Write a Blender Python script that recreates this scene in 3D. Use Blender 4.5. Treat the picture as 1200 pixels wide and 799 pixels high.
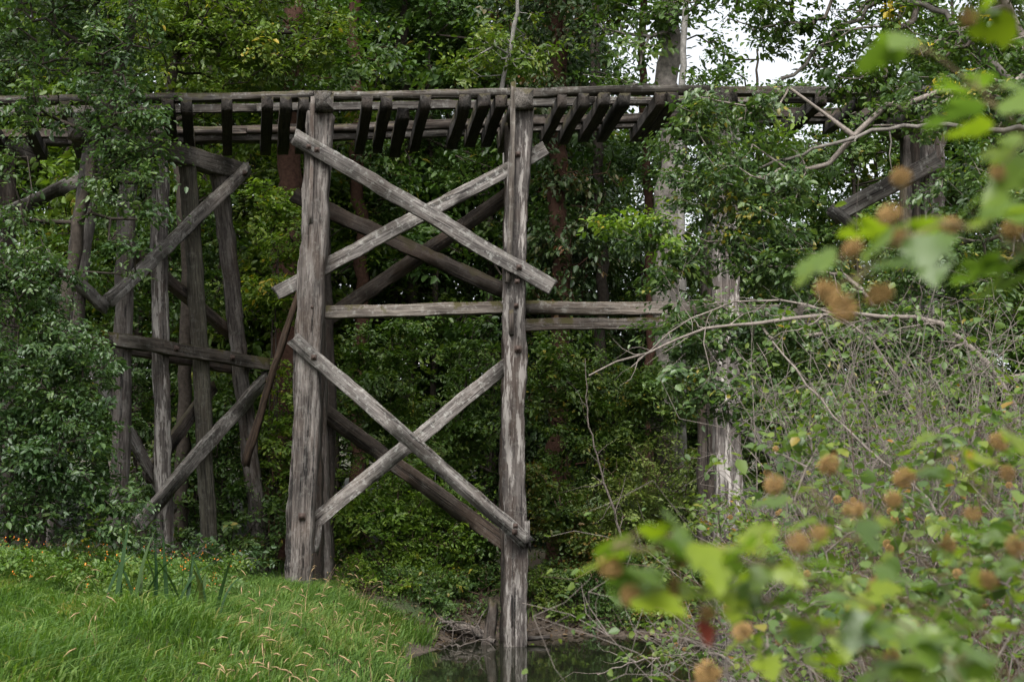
import bpy, math, random
import numpy as np
from mathutils import Vector, Matrix, noise as mnoise

# ------------------------------------------------------------------ camera, world, sun, exposure
for o in list(bpy.data.objects):
    bpy.data.objects.remove(o)
scene = bpy.context.scene
col = scene.collection
random.seed(7)
RNG = np.random.default_rng(7)

K = 1667.0                       # focal length in pixels of the 1200 px wide photograph (50 mm)
EYE = np.array([0.0, 0.0, 2.3])  # water level is z = 0
PITCH = math.atan(200.5 / K)     # eye level lies at row 600 of 799
cam_d = bpy.data.cameras.new("camera")
cam = bpy.data.objects.new("camera", cam_d)
col.objects.link(cam)
cam.location = EYE
cam.rotation_euler = (math.radians(90) + PITCH, 0, 0)
cam_d.sensor_width = 36.0
cam_d.lens = 36.0 * K / 1200.0
cam_d.clip_start = 0.05
cam_d.clip_end = 2000
cam_d.dof.use_dof = True
cam_d.dof.focus_distance = 25.5
cam_d.dof.aperture_fstop = 5.2
scene.camera = cam

SUN_EL, SUN_AZ = math.radians(52), math.radians(190)   # azimuth clockwise from +Y: behind the camera
world = bpy.data.worlds.new("World")
scene.world = world
world.use_nodes = True
wn = world.node_tree
wn.nodes.clear()
sky = wn.nodes.new("ShaderNodeTexSky")
sky.sky_type = 'NISHITA'
sky.sun_disc = False
sky.sun_elevation = SUN_EL
sky.sun_rotation = SUN_AZ
sky.air_density = 1.0
sky.dust_density = 4.0
sky.ozone_density = 1.0
hs = wn.nodes.new("ShaderNodeHueSaturation")           # an overcast sky: hardly any blue left
hs.inputs["Saturation"].default_value = 0.22
bg = wn.nodes.new("ShaderNodeBackground")
bg.inputs["Strength"].default_value = 0.15
wo = wn.nodes.new("ShaderNodeOutputWorld")
wn.links.new(sky.outputs[0], hs.inputs["Color"])
wn.links.new(hs.outputs[0], bg.inputs["Color"])
wn.links.new(bg.outputs[0], wo.inputs["Surface"])

sun_d = bpy.data.lights.new("sun", 'SUN')
sun_d.energy = 1.4
sun_d.angle = math.radians(40)
sun_d.color = (1.0, 0.97, 0.93)
sun = bpy.data.objects.new("sun", sun_d)
col.objects.link(sun)
sdir = Vector((math.sin(SUN_AZ) * math.cos(SUN_EL), math.cos(SUN_AZ) * math.cos(SUN_EL), math.sin(SUN_EL)))
sun.rotation_euler = sdir.to_track_quat('Z', 'Y').to_euler()
sun.location = sdir * 60

scene.view_settings.view_transform = 'Standard'
scene.view_settings.look = 'None'
scene.view_settings.exposure = 1.2
scene.view_settings.gamma = 1.0
scene.view_settings.use_curve_mapping = False
cy = scene.cycles
cy.max_bounces = 6
cy.diffuse_bounces = 3
cy.glossy_bounces = 2
cy.transmission_bounces = 4
cy.transparent_max_bounces = 4
cy.caustics_reflective = False
cy.caustics_refractive = False

# ------------------------------------------------------------------ pixel helpers
_cp, _sp = math.cos(PITCH), math.sin(PITCH)
def ray(px, py):
    u, v = (px - 600.0) / K, (399.5 - py) / K
    return np.array([u, _cp - v * _sp, _sp + v * _cp])
def P(px, py, d):
    """point on the pixel's ray at distance d along +Y"""
    r = ray(px, py)
    return EYE + r * (d / r[1])
def onplane(px, py, a, b):
    """pixel's ray met with the upright plane through plan points a and b"""
    r = ray(px, py)
    n = np.array([-(b[1] - a[1]), b[0] - a[0]])
    t = (n @ np.array(a)) / (n @ r[:2])
    return EYE + r * t

# ------------------------------------------------------------------ object helpers
def tag(o, label=None, cat=None, group=None, kind=None):
    if label: o["label"] = label
    if cat: o["category"] = cat
    if group: o["group"] = group
    if kind: o["kind"] = kind
    return o
def empty(name, loc, label=None, cat=None, group=None):
    o = bpy.data.objects.new(name, None)
    o.empty_display_size = 0.2
    col.objects.link(o)
    o.location = tuple(float(c) for c in loc)
    return tag(o, label, cat, group)
def link(name, me, parent=None, loc=(0, 0, 0)):
    o = bpy.data.objects.new(name, me)
    col.objects.link(o)
    o.location = tuple(float(c) for c in loc)
    if parent is not None:
        o.parent = parent
    return o
def mesh(name, verts, faces4=None, faces3=None, mat=None, smooth=False, attr=None):
    """fast mesh from numpy arrays; attr = per-face float 'rnd' (quads first, then triangles)"""
    me = bpy.data.meshes.new(name)
    verts = np.asarray(verts, dtype=np.float32).reshape(-1, 3)
    f4 = np.zeros((0, 4), np.int32) if faces4 is None else np.asarray(faces4, np.int32).reshape(-1, 4)
    f3 = np.zeros((0, 3), np.int32) if faces3 is None else np.asarray(faces3, np.int32).reshape(-1, 3)
    n4, n3 = len(f4), len(f3)
    me.vertices.add(len(verts)); me.vertices.foreach_set("co", verts.ravel())
    me.loops.add(n4 * 4 + n3 * 3)
    me.loops.foreach_set("vertex_index", np.concatenate([f4.ravel(), f3.ravel()]))
    me.polygons.add(n4 + n3)
    st = np.concatenate([np.arange(n4) * 4, n4 * 4 + np.arange(n3) * 3]).astype(np.int32)
    me.polygons.foreach_set("loop_start", st)
    if smooth:
        me.polygons.foreach_set("use_smooth", np.ones(n4 + n3, dtype=bool))
    if attr is not None:
        a = me.attributes.new("rnd", 'FLOAT', 'FACE')
        a.data.foreach_set("value", np.asarray(attr, np.float32))
    me.update(calc_edges=True)
    me.validate()
    if mat: me.materials.append(mat)
    return me
def nrm(v):
    return v / np.maximum(np.linalg.norm(v, axis=-1, keepdims=True), 1e-9)

# ------------------------------------------------------------------ materials
def newmat(name):
    m = bpy.data.materials.new(name)
    m.use_nodes = True
    nt = m.node_tree
    b = nt.nodes["Principled BSDF"]
    return m, nt, b
def N(nt, t, **kw):
    n = nt.nodes.new(t)
    for k, v in kw.items():
        if k.startswith("i_"):
            n.inputs[k[2:]].default_value = v
        else:
            setattr(n, k, v)
    return n
def ramp(nt, src, stops):
    r = nt.nodes.new("ShaderNodeValToRGB")
    e = r.color_ramp.elements
    while len(e) < len(stops): e.new(0.5)
    for el, (p, c) in zip(e, stops):
        el.position = p
        el.color = (*c, 1) if len(c) == 3 else c
    nt.links.new(src, r.inputs[0])
    return r
def mixc(nt, fac, a, b, mode='MIX'):
    m = nt.nodes.new("ShaderNodeMix"); m.data_type = 'RGBA'; m.blend_type = mode
    for s, v in ((m.inputs[0], fac), (m.inputs[6], a), (m.inputs[7], b)):
        if hasattr(v, "is_output"): nt.links.new(v, s)
        elif isinstance(v, (tuple, list)): s.default_value = (*v, 1)
        else: s.default_value = v
    return m.outputs[2]
def mathn(nt, op, a, b=None, clamp=False):
    m = nt.nodes.new("ShaderNodeMath"); m.operation = op; m.use_clamp = clamp
    for s, v in ((m.inputs[0], a), (m.inputs[1], b)):
        if v is None: continue
        if hasattr(v, "is_output"): nt.links.new(v, s)
        else: s.default_value = v
    return m.outputs[0]

def wood_mat(name, dark, light, moss=0.0, lichen=0.0, warm=0.25, crack=0.5, peel=0.0):
    """weathered timber, grain along the object's local Z"""
    m, nt, b = newmat(name)
    tc = N(nt, "ShaderNodeTexCoord"); oi = N(nt, "ShaderNodeObjectInfo")
    off = N(nt, "ShaderNodeVectorMath", operation='MULTIPLY_ADD')
    comb = N(nt, "ShaderNodeCombineXYZ")
    for i, k in enumerate((37.0, 61.0, 83.0)):
        nt.links.new(mathn(nt, 'MULTIPLY', oi.outputs["Random"], k), comb.inputs[i])
    add = N(nt, "ShaderNodeVectorMath", operation='ADD')
    nt.links.new(tc.outputs["Object"], add.inputs[0]); nt.links.new(comb.outputs[0], add.inputs[1])
    def stretched(zs, scale, detail, rough=0.6):
        mp = N(nt, "ShaderNodeMapping"); mp.inputs["Scale"].default_value = (1, 1, zs)
        nt.links.new(add.outputs[0], mp.inputs[0])
        n = N(nt, "ShaderNodeTexNoise", i_Scale=scale, i_Detail=detail, i_Roughness=rough)
        nt.links.new(mp.outputs[0], n.inputs["Vector"])
        return n.outputs[0]
    grain = stretched(0.035, 42, 5, 0.7)
    broad = stretched(0.22, 5, 3)
    patch = stretched(0.6, 1.6, 3)
    fine = stretched(0.5, 90, 2)
    mid = tuple(a * 0.55 + c * 0.45 for a, c in zip(dark, light))
    base = ramp(nt, grain, [(0.36, dark), (0.5, mid), (0.66, light)]).outputs[0]
    bright = ramp(nt, broad, [(0.26, (0.36, 0.35, 0.34)), (0.74, (1.4, 1.39, 1.37))]).outputs[0]
    base = mixc(nt, 1.0, base, bright, 'MULTIPLY')
    wf = mathn(nt, 'MULTIPLY', ramp(nt, patch, [(0.48, (0, 0, 0)), (0.66, (1, 1, 1))]).outputs[0], warm)
    base = mixc(nt, wf, base, (0.085, 0.055, 0.038))
    ck = ramp(nt, stretched(0.016, 17, 3, 0.55), [(0.0, (0, 0, 0)), (0.345, (0, 0, 0)), (0.395, (1, 1, 1))]).outputs[0]
    ckm = mathn(nt, 'SUBTRACT', 1.0, mathn(nt, 'MULTIPLY', mathn(nt, 'SUBTRACT', 1.0, ck), crack))
    base = mixc(nt, 1.0, base, ckm, 'MULTIPLY')
    if lichen > 0:
        vn = N(nt, "ShaderNodeTexNoise", i_Scale=9.0, i_Detail=6.0, i_Roughness=0.75)
        nt.links.new(add.outputs[0], vn.inputs["Vector"])
        lf = mathn(nt, 'MULTIPLY', ramp(nt, vn.outputs[0], [(0.53, (0, 0, 0)), (0.62, (1, 1, 1))]).outputs[0], lichen)
        base = mixc(nt, lf, base, (0.36, 0.36, 0.33))
    if peel > 0:                                                   # bare silvery wood between dark weathered skin
        pf = mathn(nt, 'MULTIPLY', ramp(nt, stretched(0.13, 9, 6, 0.72), [(0.52, (0, 0, 0)), (0.57, (1, 1, 1))]).outputs[0], peel)
        base = mixc(nt, pf, base, mixc(nt, 1.0, (0.40, 0.375, 0.35), bright, 'MULTIPLY'))
    rv = mathn(nt, 'ADD', mathn(nt, 'MULTIPLY', oi.outputs["Random"], 0.45), 0.62)
    base = mixc(nt, 1.0, base, rv, 'MULTIPLY')
    if moss > 0:
        g = N(nt, "ShaderNodeNewGeometry"); sx = N(nt, "ShaderNodeSeparateXYZ")
        nt.links.new(g.outputs["Normal"], sx.inputs[0])
        mn = N(nt, "ShaderNodeTexNoise", i_Scale=5.0, i_Detail=5.0, i_Roughness=0.7)
        nt.links.new(add.outputs[0], mn.inputs["Vector"])
        up = mathn(nt, 'ADD', sx.outputs[2], mathn(nt, 'MULTIPLY', mathn(nt, 'SUBTRACT', mn.outputs[0], 0.5), 2.2))
        mf = mathn(nt, 'MULTIPLY', ramp(nt, up, [(0.42, (0, 0, 0)), (0.62, (1, 1, 1))]).outputs[0], moss)
        mc = mixc(nt, mn.outputs[0], (0.05, 0.03, 0.014), (0.045, 0.05, 0.014))
        base = mixc(nt, mf, base, mc)
    nt.links.new(base, b.inputs["Base Color"])
    b.inputs["Roughness"].default_value = 0.82
    b.inputs["Specular IOR Level"].default_value = 0.25
    h = mathn(nt, 'ADD', mathn(nt, 'MULTIPLY', grain, 0.5), mathn(nt, 'ADD', mathn(nt, 'MULTIPLY', ck, 0.9), mathn(nt, 'MULTIPLY', fine, 0.15)))
    bp = N(nt, "ShaderNodeBump", i_Strength=0.75, i_Distance=0.02)
    nt.links.new(h, bp.inputs["Height"]); nt.links.new(bp.outputs[0], b.inputs["Normal"])
    return m
M = {}
M["post"] = wood_mat("weathered_post", (0.032, 0.026, 0.023), (0.165, 0.146, 0.133), moss=0.0, lichen=0.14, warm=0.40, crack=0.8, peel=0.22)
M["post_pale"] = wood_mat("peeling_post", (0.032, 0.026, 0.024), (0.165, 0.147, 0.136), lichen=0.15, warm=0.40, crack=0.8, peel=0.75)
M["brace"] = wood_mat("weathered_plank", (0.042, 0.037, 0.034), (0.195, 0.179, 0.167), moss=0.15, lichen=0.50, warm=0.22, crack=0.7, peel=0.25)
M["dark"] = wood_mat("dark_timber", (0.022, 0.017, 0.014), (0.095, 0.078, 0.066), moss=0.5, lichen=0.10, warm=0.4, crack=0.5)  # darker timber; for the far posts their shade is put into the colour
M["mossy"] = wood_mat("mossy_beam", (0.045, 0.037, 0.031), (0.19, 0.168, 0.145), moss=1.0, lichen=0.25, warm=0.3, crack=0.5)
M["tie"] = wood_mat("creosoted_tie", (0.010, 0.009, 0.008), (0.062, 0.055, 0.049), moss=0.5, lichen=0.05, warm=0.2, crack=0.5)
M["deck"] = wood_mat("deck_timber", (0.030, 0.026, 0.022), (0.155, 0.140, 0.125), moss=0.65, lichen=0.3, warm=0.25, crack=0.5)
M["greenpost"] = wood_mat("algae_post", (0.034, 0.032, 0.024), (0.155, 0.145, 0.112), moss=0.1, lichen=0.15, warm=0.2, crack=0.55)
M["redwood"] = wood_mat("rotten_red_wood", (0.026, 0.019, 0.014), (0.105, 0.070, 0.050), moss=0.3, lichen=0.03, warm=0.5, crack=0.6)
M["drift"] = wood_mat("driftwood", (0.06, 0.05, 0.045), (0.24, 0.21, 0.19), moss=0.1, lichen=0.15, warm=0.3, crack=0.4)

def simple_mat(name, colr, rough=0.8, noise_scale=30, var=0.4, spec=0.3, metallic=0.0):
    m, nt, b = newmat(name)
    tc = N(nt, "ShaderNodeTexCoord")
    n = N(nt, "ShaderNodeTexNoise", i_Scale=noise_scale, i_Detail=5.0, i_Roughness=0.65)
    nt.links.new(tc.outputs["Object"], n.inputs["Vector"])
    c = ramp(nt, n.outputs[0], [(0.3, tuple(x * (1 - var) for x in colr)), (0.7, tuple(x * (1 + var) for x in colr))])
    nt.links.new(c.outputs[0], b.inputs["Base Color"])
    b.inputs["Roughness"].default_value = rough
    b.inputs["Specular IOR Level"].default_value = spec
    b.inputs["Metallic"].default_value = metallic
    bp = N(nt, "ShaderNodeBump", i_Strength=0.4, i_Distance=0.01)
    nt.links.new(n.outputs[0], bp.inputs["Height"]); nt.links.new(bp.outputs[0], b.inputs["Normal"])
    return m
M["iron"] = simple_mat("rusty_iron", (0.045, 0.03, 0.024), 0.75, 60, 0.5)
M["bark_grey"] = simple_mat("grey_bark", (0.15, 0.135, 0.12), 0.9, 9, 0.5, 0.15)
M["bark_dark"] = simple_mat("dark_bark", (0.045, 0.037, 0.03), 0.9, 14, 0.5, 0.15)
M["bark_red"] = simple_mat("red_bark", (0.050, 0.027, 0.019), 0.9, 12, 0.5, 0.1)
M["bark_white"] = simple_mat("pale_bark", (0.19, 0.18, 0.165), 0.85, 8, 0.45, 0.2)
M["twig"] = simple_mat("grey_twig", (0.17, 0.145, 0.125), 0.85, 20, 0.4, 0.2)
M["twig_brown"] = simple_mat("brown_twig", (0.10, 0.065, 0.05), 0.8, 20, 0.4, 0.2)
M["stem_red"] = simple_mat("reddish_stem", (0.12, 0.095, 0.045), 0.7, 30, 0.4, 0.3)
M["seed"] = simple_mat("dry_seed_head", (0.34, 0.215, 0.085), 0.85, 120, 0.5, 0.15)
M["straw"] = simple_mat("straw", (0.27, 0.19, 0.10), 0.8, 40, 0.25, 0.2)

def leaf_mat(name, cols, rough=0.48, trans=0.32, spec=0.45, patch=0.6):
    """cols: list of (position, colour) over the per-leaf random value"""
    m, nt, b = newmat(name)
    at = N(nt, "ShaderNodeAttribute", attribute_name="rnd")
    tc = N(nt, "ShaderNodeTexCoord"); oi = N(nt, "ShaderNodeObjectInfo")
    ns = N(nt, "ShaderNodeTexNoise", i_Scale=0.9, i_Detail=3.0)
    nt.links.new(tc.outputs["Object"], ns.inputs["Vector"])
    f = mathn(nt, 'ADD', at.outputs["Fac"], mathn(nt, 'MULTIPLY', mathn(nt, 'SUBTRACT', ns.outputs[0], 0.5), patch))
    f = mathn(nt, 'ADD', f, mathn(nt, 'MULTIPLY', mathn(nt, 'SUBTRACT', oi.outputs["Random"], 0.5), 0.2), True)
    r = ramp(nt, f, cols)
    nt.links.new(r.outputs[0], b.inputs["Base Color"])
    b.inputs["Roughness"].default_value = rough
    b.inputs["Specular IOR Level"].default_value = spec
    t = N(nt, "ShaderNodeBsdfTranslucent")
    tcol = mixc(nt, 1.0, r.outputs[0], (1.35, 1.5, 0.55), 'MULTIPLY')
    nt.links.new(tcol, t.inputs["Color"])
    mx = N(nt, "ShaderNodeMixShader"); mx.inputs[0].default_value = trans
    nt.links.new(b.outputs[0], mx.inputs[1]); nt.links.new(t.outputs[0], mx.inputs[2])
    nt.links.new(mx.outputs[0], nt.nodes["Material Output"].inputs["Surface"])
    return m
M["leaf_dark"] = leaf_mat("dark_green_leaf", [(0.0, (0.022, 0.050, 0.012)), (0.55, (0.050, 0.098, 0.020)), (0.97, (0.090, 0.140, 0.026)), (1.0, (0.22, 0.18, 0.03))])
M["leaf_blue"] = leaf_mat("blue_green_leaf", [(0.0, (0.022, 0.050, 0.016)), (0.55, (0.050, 0.096, 0.030)), (1.0, (0.095, 0.145, 0.036))], rough=0.42, spec=0.55)
M["leaf_alder"] = leaf_mat("alder_leaf", [(0.0, (0.030, 0.062, 0.020)), (0.55, (0.062, 0.112, 0.034)), (0.96, (0.115, 0.165, 0.042)), (1.0, (0.28, 0.23, 0.04))], rough=0.40, spec=0.6)
M["leaf_mid"] = leaf_mat("mid_green_leaf", [(0.0, (0.03, 0.066, 0.012)), (0.55, (0.066, 0.122, 0.020)), (0.95, (0.12, 0.165, 0.026)), (1.0, (0.26, 0.21, 0.03))])
M["leaf_yellow"] = leaf_mat("yellow_green_leaf", [(0.0, (0.042, 0.080, 0.012)), (0.55, (0.090, 0.145, 0.018)), (0.95, (0.155, 0.19, 0.025)), (1.0, (0.33, 0.25, 0.03))], patch=0.8)
M["leaf_lime"] = leaf_mat("lime_green_leaf", [(0.0, (0.050, 0.105, 0.014)), (0.55, (0.115, 0.190, 0.022)), (0.95, (0.19, 0.25, 0.03)), (1.0, (0.36, 0.28, 0.03))], trans=0.4, patch=0.9)
M["leaf_pale"] = leaf_mat("pale_green_leaf", [(0.0, (0.075, 0.115, 0.026)), (0.55, (0.16, 0.215, 0.048)), (1.0, (0.27, 0.30, 0.08))], patch=0.7)
M["leaf_russet"] = leaf_mat("russet_leaf", [(0.0, (0.03, 0.060, 0.014)), (0.55, (0.085, 0.135, 0.020)), (0.75, (0.13, 0.115, 0.022)), (1.0, (0.18, 0.075, 0.02))], patch=1.2)
M["leaf_cedar"] = leaf_mat("cedar_spray", [(0.0, (0.018, 0.040, 0.014)), (0.6, (0.040, 0.072, 0.02)), (0.87, (0.065, 0.065, 0.02)), (1.0, (0.12, 0.055, 0.02))], trans=0.18, patch=1.0)
M["leaf_shrub"] = leaf_mat("lobed_leaf", [(0.0, (0.050, 0.095, 0.028)), (0.5, (0.100, 0.160, 0.038)), (0.92, (0.17, 0.22, 0.032)), (1.0, (0.30, 0.15, 0.03))], trans=0.42, rough=0.42, spec=0.55)
M["leaf_near"] = leaf_mat("near_lobed_leaf", [(0.0, (0.075, 0.130, 0.035)), (0.45, (0.140, 0.215, 0.030)), (0.95, (0.22, 0.28, 0.018)), (1.0, (0.34, 0.18, 0.03))], trans=0.5, rough=0.38, spec=0.6, patch=0.5)
M["grass"] = leaf_mat("grass_blade", [(0.0, (0.036, 0.084, 0.016)), (0.5, (0.084, 0.158, 0.030)), (0.9, (0.155, 0.225, 0.052)), (1.0, (0.27, 0.23, 0.09))], trans=0.42, rough=0.55, spec=0.25, patch=1.1)
M["weed"] = leaf_mat("weed_leaf", [(0.0, (0.045, 0.095, 0.018)), (0.55, (0.085, 0.155, 0.028)), (1.0, (0.145, 0.205, 0.04))], trans=0.4, patch=0.9)
M["iris"] = leaf_mat("iris_blade", [(0.0, (0.014, 0.040, 0.012)), (0.7, (0.026, 0.060, 0.016)), (1.0, (0.06, 0.08, 0.02))], trans=0.2, rough=0.6, spec=0.2)
M["flower"] = simple_mat("orange_flower", (0.55, 0.17, 0.02), 0.6, 20, 0.2)

def ground_mat():
    m, nt, b = newmat("forest_ground")
    g = N(nt, "ShaderNodeNewGeometry"); sx = N(nt, "ShaderNodeSeparateXYZ")
    nt.links.new(g.outputs["Position"], sx.inputs[0])
    n1 = N(nt, "ShaderNodeTexNoise", i_Scale=1.3, i_Detail=6.0, i_Roughness=0.7)
    n2 = N(nt, "ShaderNodeTexNoise", i_Scale=14.0, i_Detail=5.0, i_Roughness=0.7)
    nt.links.new(g.outputs["Position"], n1.inputs["Vector"]); nt.links.new(g.outputs["Position"], n2.inputs["Vector"])
    litter = ramp(nt, n2.outputs[0], [(0.3, (0.022, 0.016, 0.011)), (0.55, (0.06, 0.043, 0.028)), (0.75, (0.12, 0.085, 0.055))]).outputs[0]
    green = ramp(nt, n2.outputs[0], [(0.3, (0.02, 0.035, 0.01)), (0.7, (0.05, 0.075, 0.02))]).outputs[0]
    gf = ramp(nt, n1.outputs[0], [(0.42, (0, 0, 0)), (0.6, (1, 1, 1))]).outputs[0]
    soil = mixc(nt, gf, litter, green)
    mud = ramp(nt, n2.outputs[0], [(0.3, (0.028, 0.021, 0.015)), (0.7, (0.105, 0.078, 0.056))]).outputs[0]
    zf = mathn(nt, 'ADD', sx.outputs[2], mathn(nt, 'MULTIPLY', mathn(nt, 'SUBTRACT', n1.outputs[0], 0.5), 0.35))
    mf = ramp(nt, zf, [(0.22, (1, 1, 1)), (0.42, (0, 0, 0))]).outputs[0]
    c = mixc(nt, mf, soil, mud)
    nt.links.new(c, b.inputs["Base Color"])
    b.inputs["Roughness"].default_value = 0.85
    bp = N(nt, "ShaderNodeBump", i_Strength=0.8, i_Distance=0.05)
    nt.links.new(n2.outputs[0], bp.inputs["Height"]); nt.links.new(bp.outputs[0], b.inputs["Normal"])
    return m
M["ground"] = ground_mat()
def water_mat():
    m, nt, b = newmat("creek_water")
    b.inputs["Base Color"].default_value = (0.012, 0.014, 0.008, 1)
    b.inputs["Roughness"].default_value = 0.035
    b.inputs["IOR"].default_value = 1.333
    b.inputs["Specular IOR Level"].default_value = 0.5
    g = N(nt, "ShaderNodeNewGeometry")
    mp = N(nt, "ShaderNodeMapping"); mp.inputs["Scale"].default_value = (1.0, 0.45, 1.0)
    nt.links.new(g.outputs["Position"], mp.inputs[0])
    n = N(nt, "ShaderNodeTexNoise", i_Scale=2.2, i_Detail=3.0)
    nt.links.new(mp.outputs[0], n.inputs["Vector"])
    bp = N(nt, "ShaderNodeBump", i_Strength=0.10, i_Distance=0.03)
    nt.links.new(n.outputs[0], bp.inputs["Height"]); nt.links.new(bp.outputs[0], b.inputs["Normal"])
    return m
M["water"] = water_mat()

# ------------------------------------------------------------------ the setting: ground and creek
CL = np.array([(-20, -40, 2.0), (-3.2, -6, 1.7), (-1.4, 3, 1.6), (0.2, 9, 1.7), (0.45, 14, 1.75), (0.6, 19, 2.0), (1.25, 24.4, 2.75)], float)
def shore(x, y):
    """distance from the water's edge (negative in the water)"""
    x = np.asarray(x, float); y = np.asarray(y, float)
    d = np.full(np.broadcast(x, y).shape, 1e9)
    for a, b in zip(CL[:-1], CL[1:]):
        ab = (b - a)[:2]
        t = np.clip(((x - a[0]) * ab[0] + (y - a[1]) * ab[1]) / (ab @ ab), 0, 1)
        d = np.minimum(d, np.hypot(x - a[0] - t * ab[0], y - a[1] - t * ab[1]) - (a[2] + t * (b[2] - a[2])))
    wob = 0.16 * np.sin(x * 1.7 + y * 0.9) + 0.12 * np.sin(y * 2.3 - x * 1.1)
    return d + wob
def ground(x, y):
    x = np.asarray(x, float); y = np.asarray(y, float)
    s = shore(x, y)
    h = np.interp(s, [-3, -0.8, 0, 0.5, 1.3, 2.5, 6, 14, 40, 120], [-1.0, -0.45, -0.02, 0.2, 0.66, 0.92, 1.08, 1.35, 4.6, 16.0])
    near = np.interp(s, [-3, -0.8, 0, 0.5, 1.3, 2.5, 6, 200], [-1.0, -0.45, -0.02, 0.2, 0.55, 0.72, 0.80, 1.2])
    k = np.clip((y - 9) / 7, 0, 1); k = k * k * (3 - 2 * k)
    h = near * (1 - k) + h * k
    bump = 0.10 * np.sin(x * 0.9 + 1.3) * np.sin(y * 0.7) + 0.05 * np.sin(x * 2.3 + y * 1.9)
    h = h + bump * np.clip(s / 2, 0, 1)
    m = np.exp(-(((x + 7) / 3.2) ** 2 + ((y - 19) / 4.5) ** 2)) * 0.10           # the grassy hump on the left
    return h + m * np.clip(s / 1.5, 0, 1)
def axis(lo, hi, flo, fhi, fine, coarse):
    a = np.arange(flo, fhi + 1e-6, fine)
    l = flo - np.cumsum(np.geomspace(fine * 1.3, coarse, 24)); l = l[l > lo]
    r = fhi + np.cumsum(np.geomspace(fine * 1.3, coarse, 24)); r = r[r < hi]
    return np.concatenate([[lo], l[::-1], a, r, [hi]])
gx = axis(-400, 400, -14, 14, 0.22, 40); gy = axis(-300, 700, 0, 34, 0.22, 60)
GX, GY = np.meshgrid(gx, gy)
GZ = ground(GX, GY)
nx, ny = len(gx), len(gy)
idx = np.arange(nx * ny).reshape(ny, nx)
gf = np.stack([idx[:-1, :-1], idx[:-1, 1:], idx[1:, 1:], idx[1:, :-1]], -1).reshape(-1, 4)
go = link("ground", mesh("ground", np.stack([GX, GY, GZ], -1), gf, mat=M["ground"], smooth=True))
tag(go, "dark leaf-littered forest floor and muddy creek banks", "ground", kind="structure")
wx = np.linspace(-12, 60, 60); wy = np.linspace(-6, 32, 40)
WX, WY = np.meshgrid(wx, wy)
wi = np.arange(60 * 40).reshape(40, 60)
wf_ = np.stack([wi[:-1, :-1], wi[:-1, 1:], wi[1:, 1:], wi[1:, :-1]], -1).reshape(-1, 4)
wo_ = link("creek_water", mesh("creek_water", np.stack([WX, WY, WX * 0], -1), wf_, mat=M["water"], smooth=True))
tag(wo_, "still dark creek water mirroring the tall post", "water", kind="structure")

# ------------------------------------------------------------------ timber
def timber_mesh(L, w, h, rnd=0.0, seed=0, rough=0.010, seg=0.16, jag=0.02, taper=1.0, mat=None):
    """squared (rnd=0) to round (rnd=1) timber along local Z from 0 to L"""
    rg = np.random.default_rng(seed)
    nseg = max(2, int(L / seg))
    n = 12
    ang = (np.arange(n) + 0.5) / n * 2 * math.pi
    ex = 2.0 / (2.0 + 24.0 * (1 - rnd) ** 2)
    cx = np.sign(np.cos(ang)) * np.abs(np.cos(ang)) ** ex * w / 2
    cz = np.sign(np.sin(ang)) * np.abs(np.sin(ang)) ** ex * h / 2
    zz = np.linspace(0, L, nseg + 1)
    wob = np.cumsum(rg.normal(0, 1, (nseg + 1, n)), 0)
    ker = np.ones(5) / 5
    wob = np.apply_along_axis(lambda a: np.convolve(np.pad(a, 2, 'edge'), ker, 'valid'), 0, rg.normal(0, 1, (nseg + 1, n))) * rough * 1.6
    wob = wob + rg.normal(0, rough * 0.45, (nseg + 1, n))
    line = rg.normal(0, rough * 0.8, n)
    bend = np.cumsum(rg.normal(0, 0.010, (nseg + 1, 2)), 0) * min(1.0, 0.35 + L * 0.05)
    bend -= np.linspace(0, 1, nseg + 1)[:, None] * bend[-1]
    sc = np.linspace(1, taper, nseg + 1)[:, None]
    rad = np.hypot(cx, cz)
    k = sc * (1 + (wob + line) / rad)
    X = cx * k + bend[:, :1]; Y = cz * k + bend[:, 1:]
    Z = np.repeat(zz[:, None], n, 1)
    Z[0] += rg.normal(0, jag, n); Z[-1] += rg.normal(0, jag, n)
    v = np.stack([X, Y, Z], -1).reshape(-1, 3)
    i = np.arange((nseg + 1) * n).reshape(nseg + 1, n)
    j = np.roll(i, -1, 1)
    f4 = np.stack([i[:-1], j[:-1], j[1:], i[1:]], -1).reshape(-1, 4)
    c0 = len(v)
    v = np.concatenate([v, [[0, 0, -jag * 0.3], [bend[-1, 0], bend[-1, 1], L]]])
    f3 = np.concatenate([np.stack([j[0], i[0], np.full(n, c0)], -1), np.stack([i[-1], j[-1], np.full(n, c0 + 1)], -1)])
    return mesh("timber", v, f4, f3, mat=mat, smooth=rnd > 0.5)
def frame(A, B, up):
    z = nrm(B - A)
    x = np.cross(np.asarray(up, float), z); x = nrm(x)
    y = np.cross(z, x)
    return Matrix(((x[0], y[0], z[0]), (x[1], y[1], z[1]), (x[2], y[2], z[2])))
_seed = [100]
def timber(name, A, B, w, h, mat, parent, up=(0, -1, 0), label=None, **kw):
    """A to B; 'up' gives the local Y side (h is the size along it)"""
    A = np.asarray(A, float); B = np.asarray(B, float)
    _seed[0] += 1
    me = timber_mesh(float(np.linalg.norm(B - A)), w, h, seed=_seed[0], mat=M[mat], **kw)
    base = np.array(parent.location) if parent is not None else np.zeros(3)
    o = link(name, me, parent, A - base)
    o.rotation_euler = frame(A, B, up).to_euler()
    if label: o["label"] = label
    return o
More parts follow.
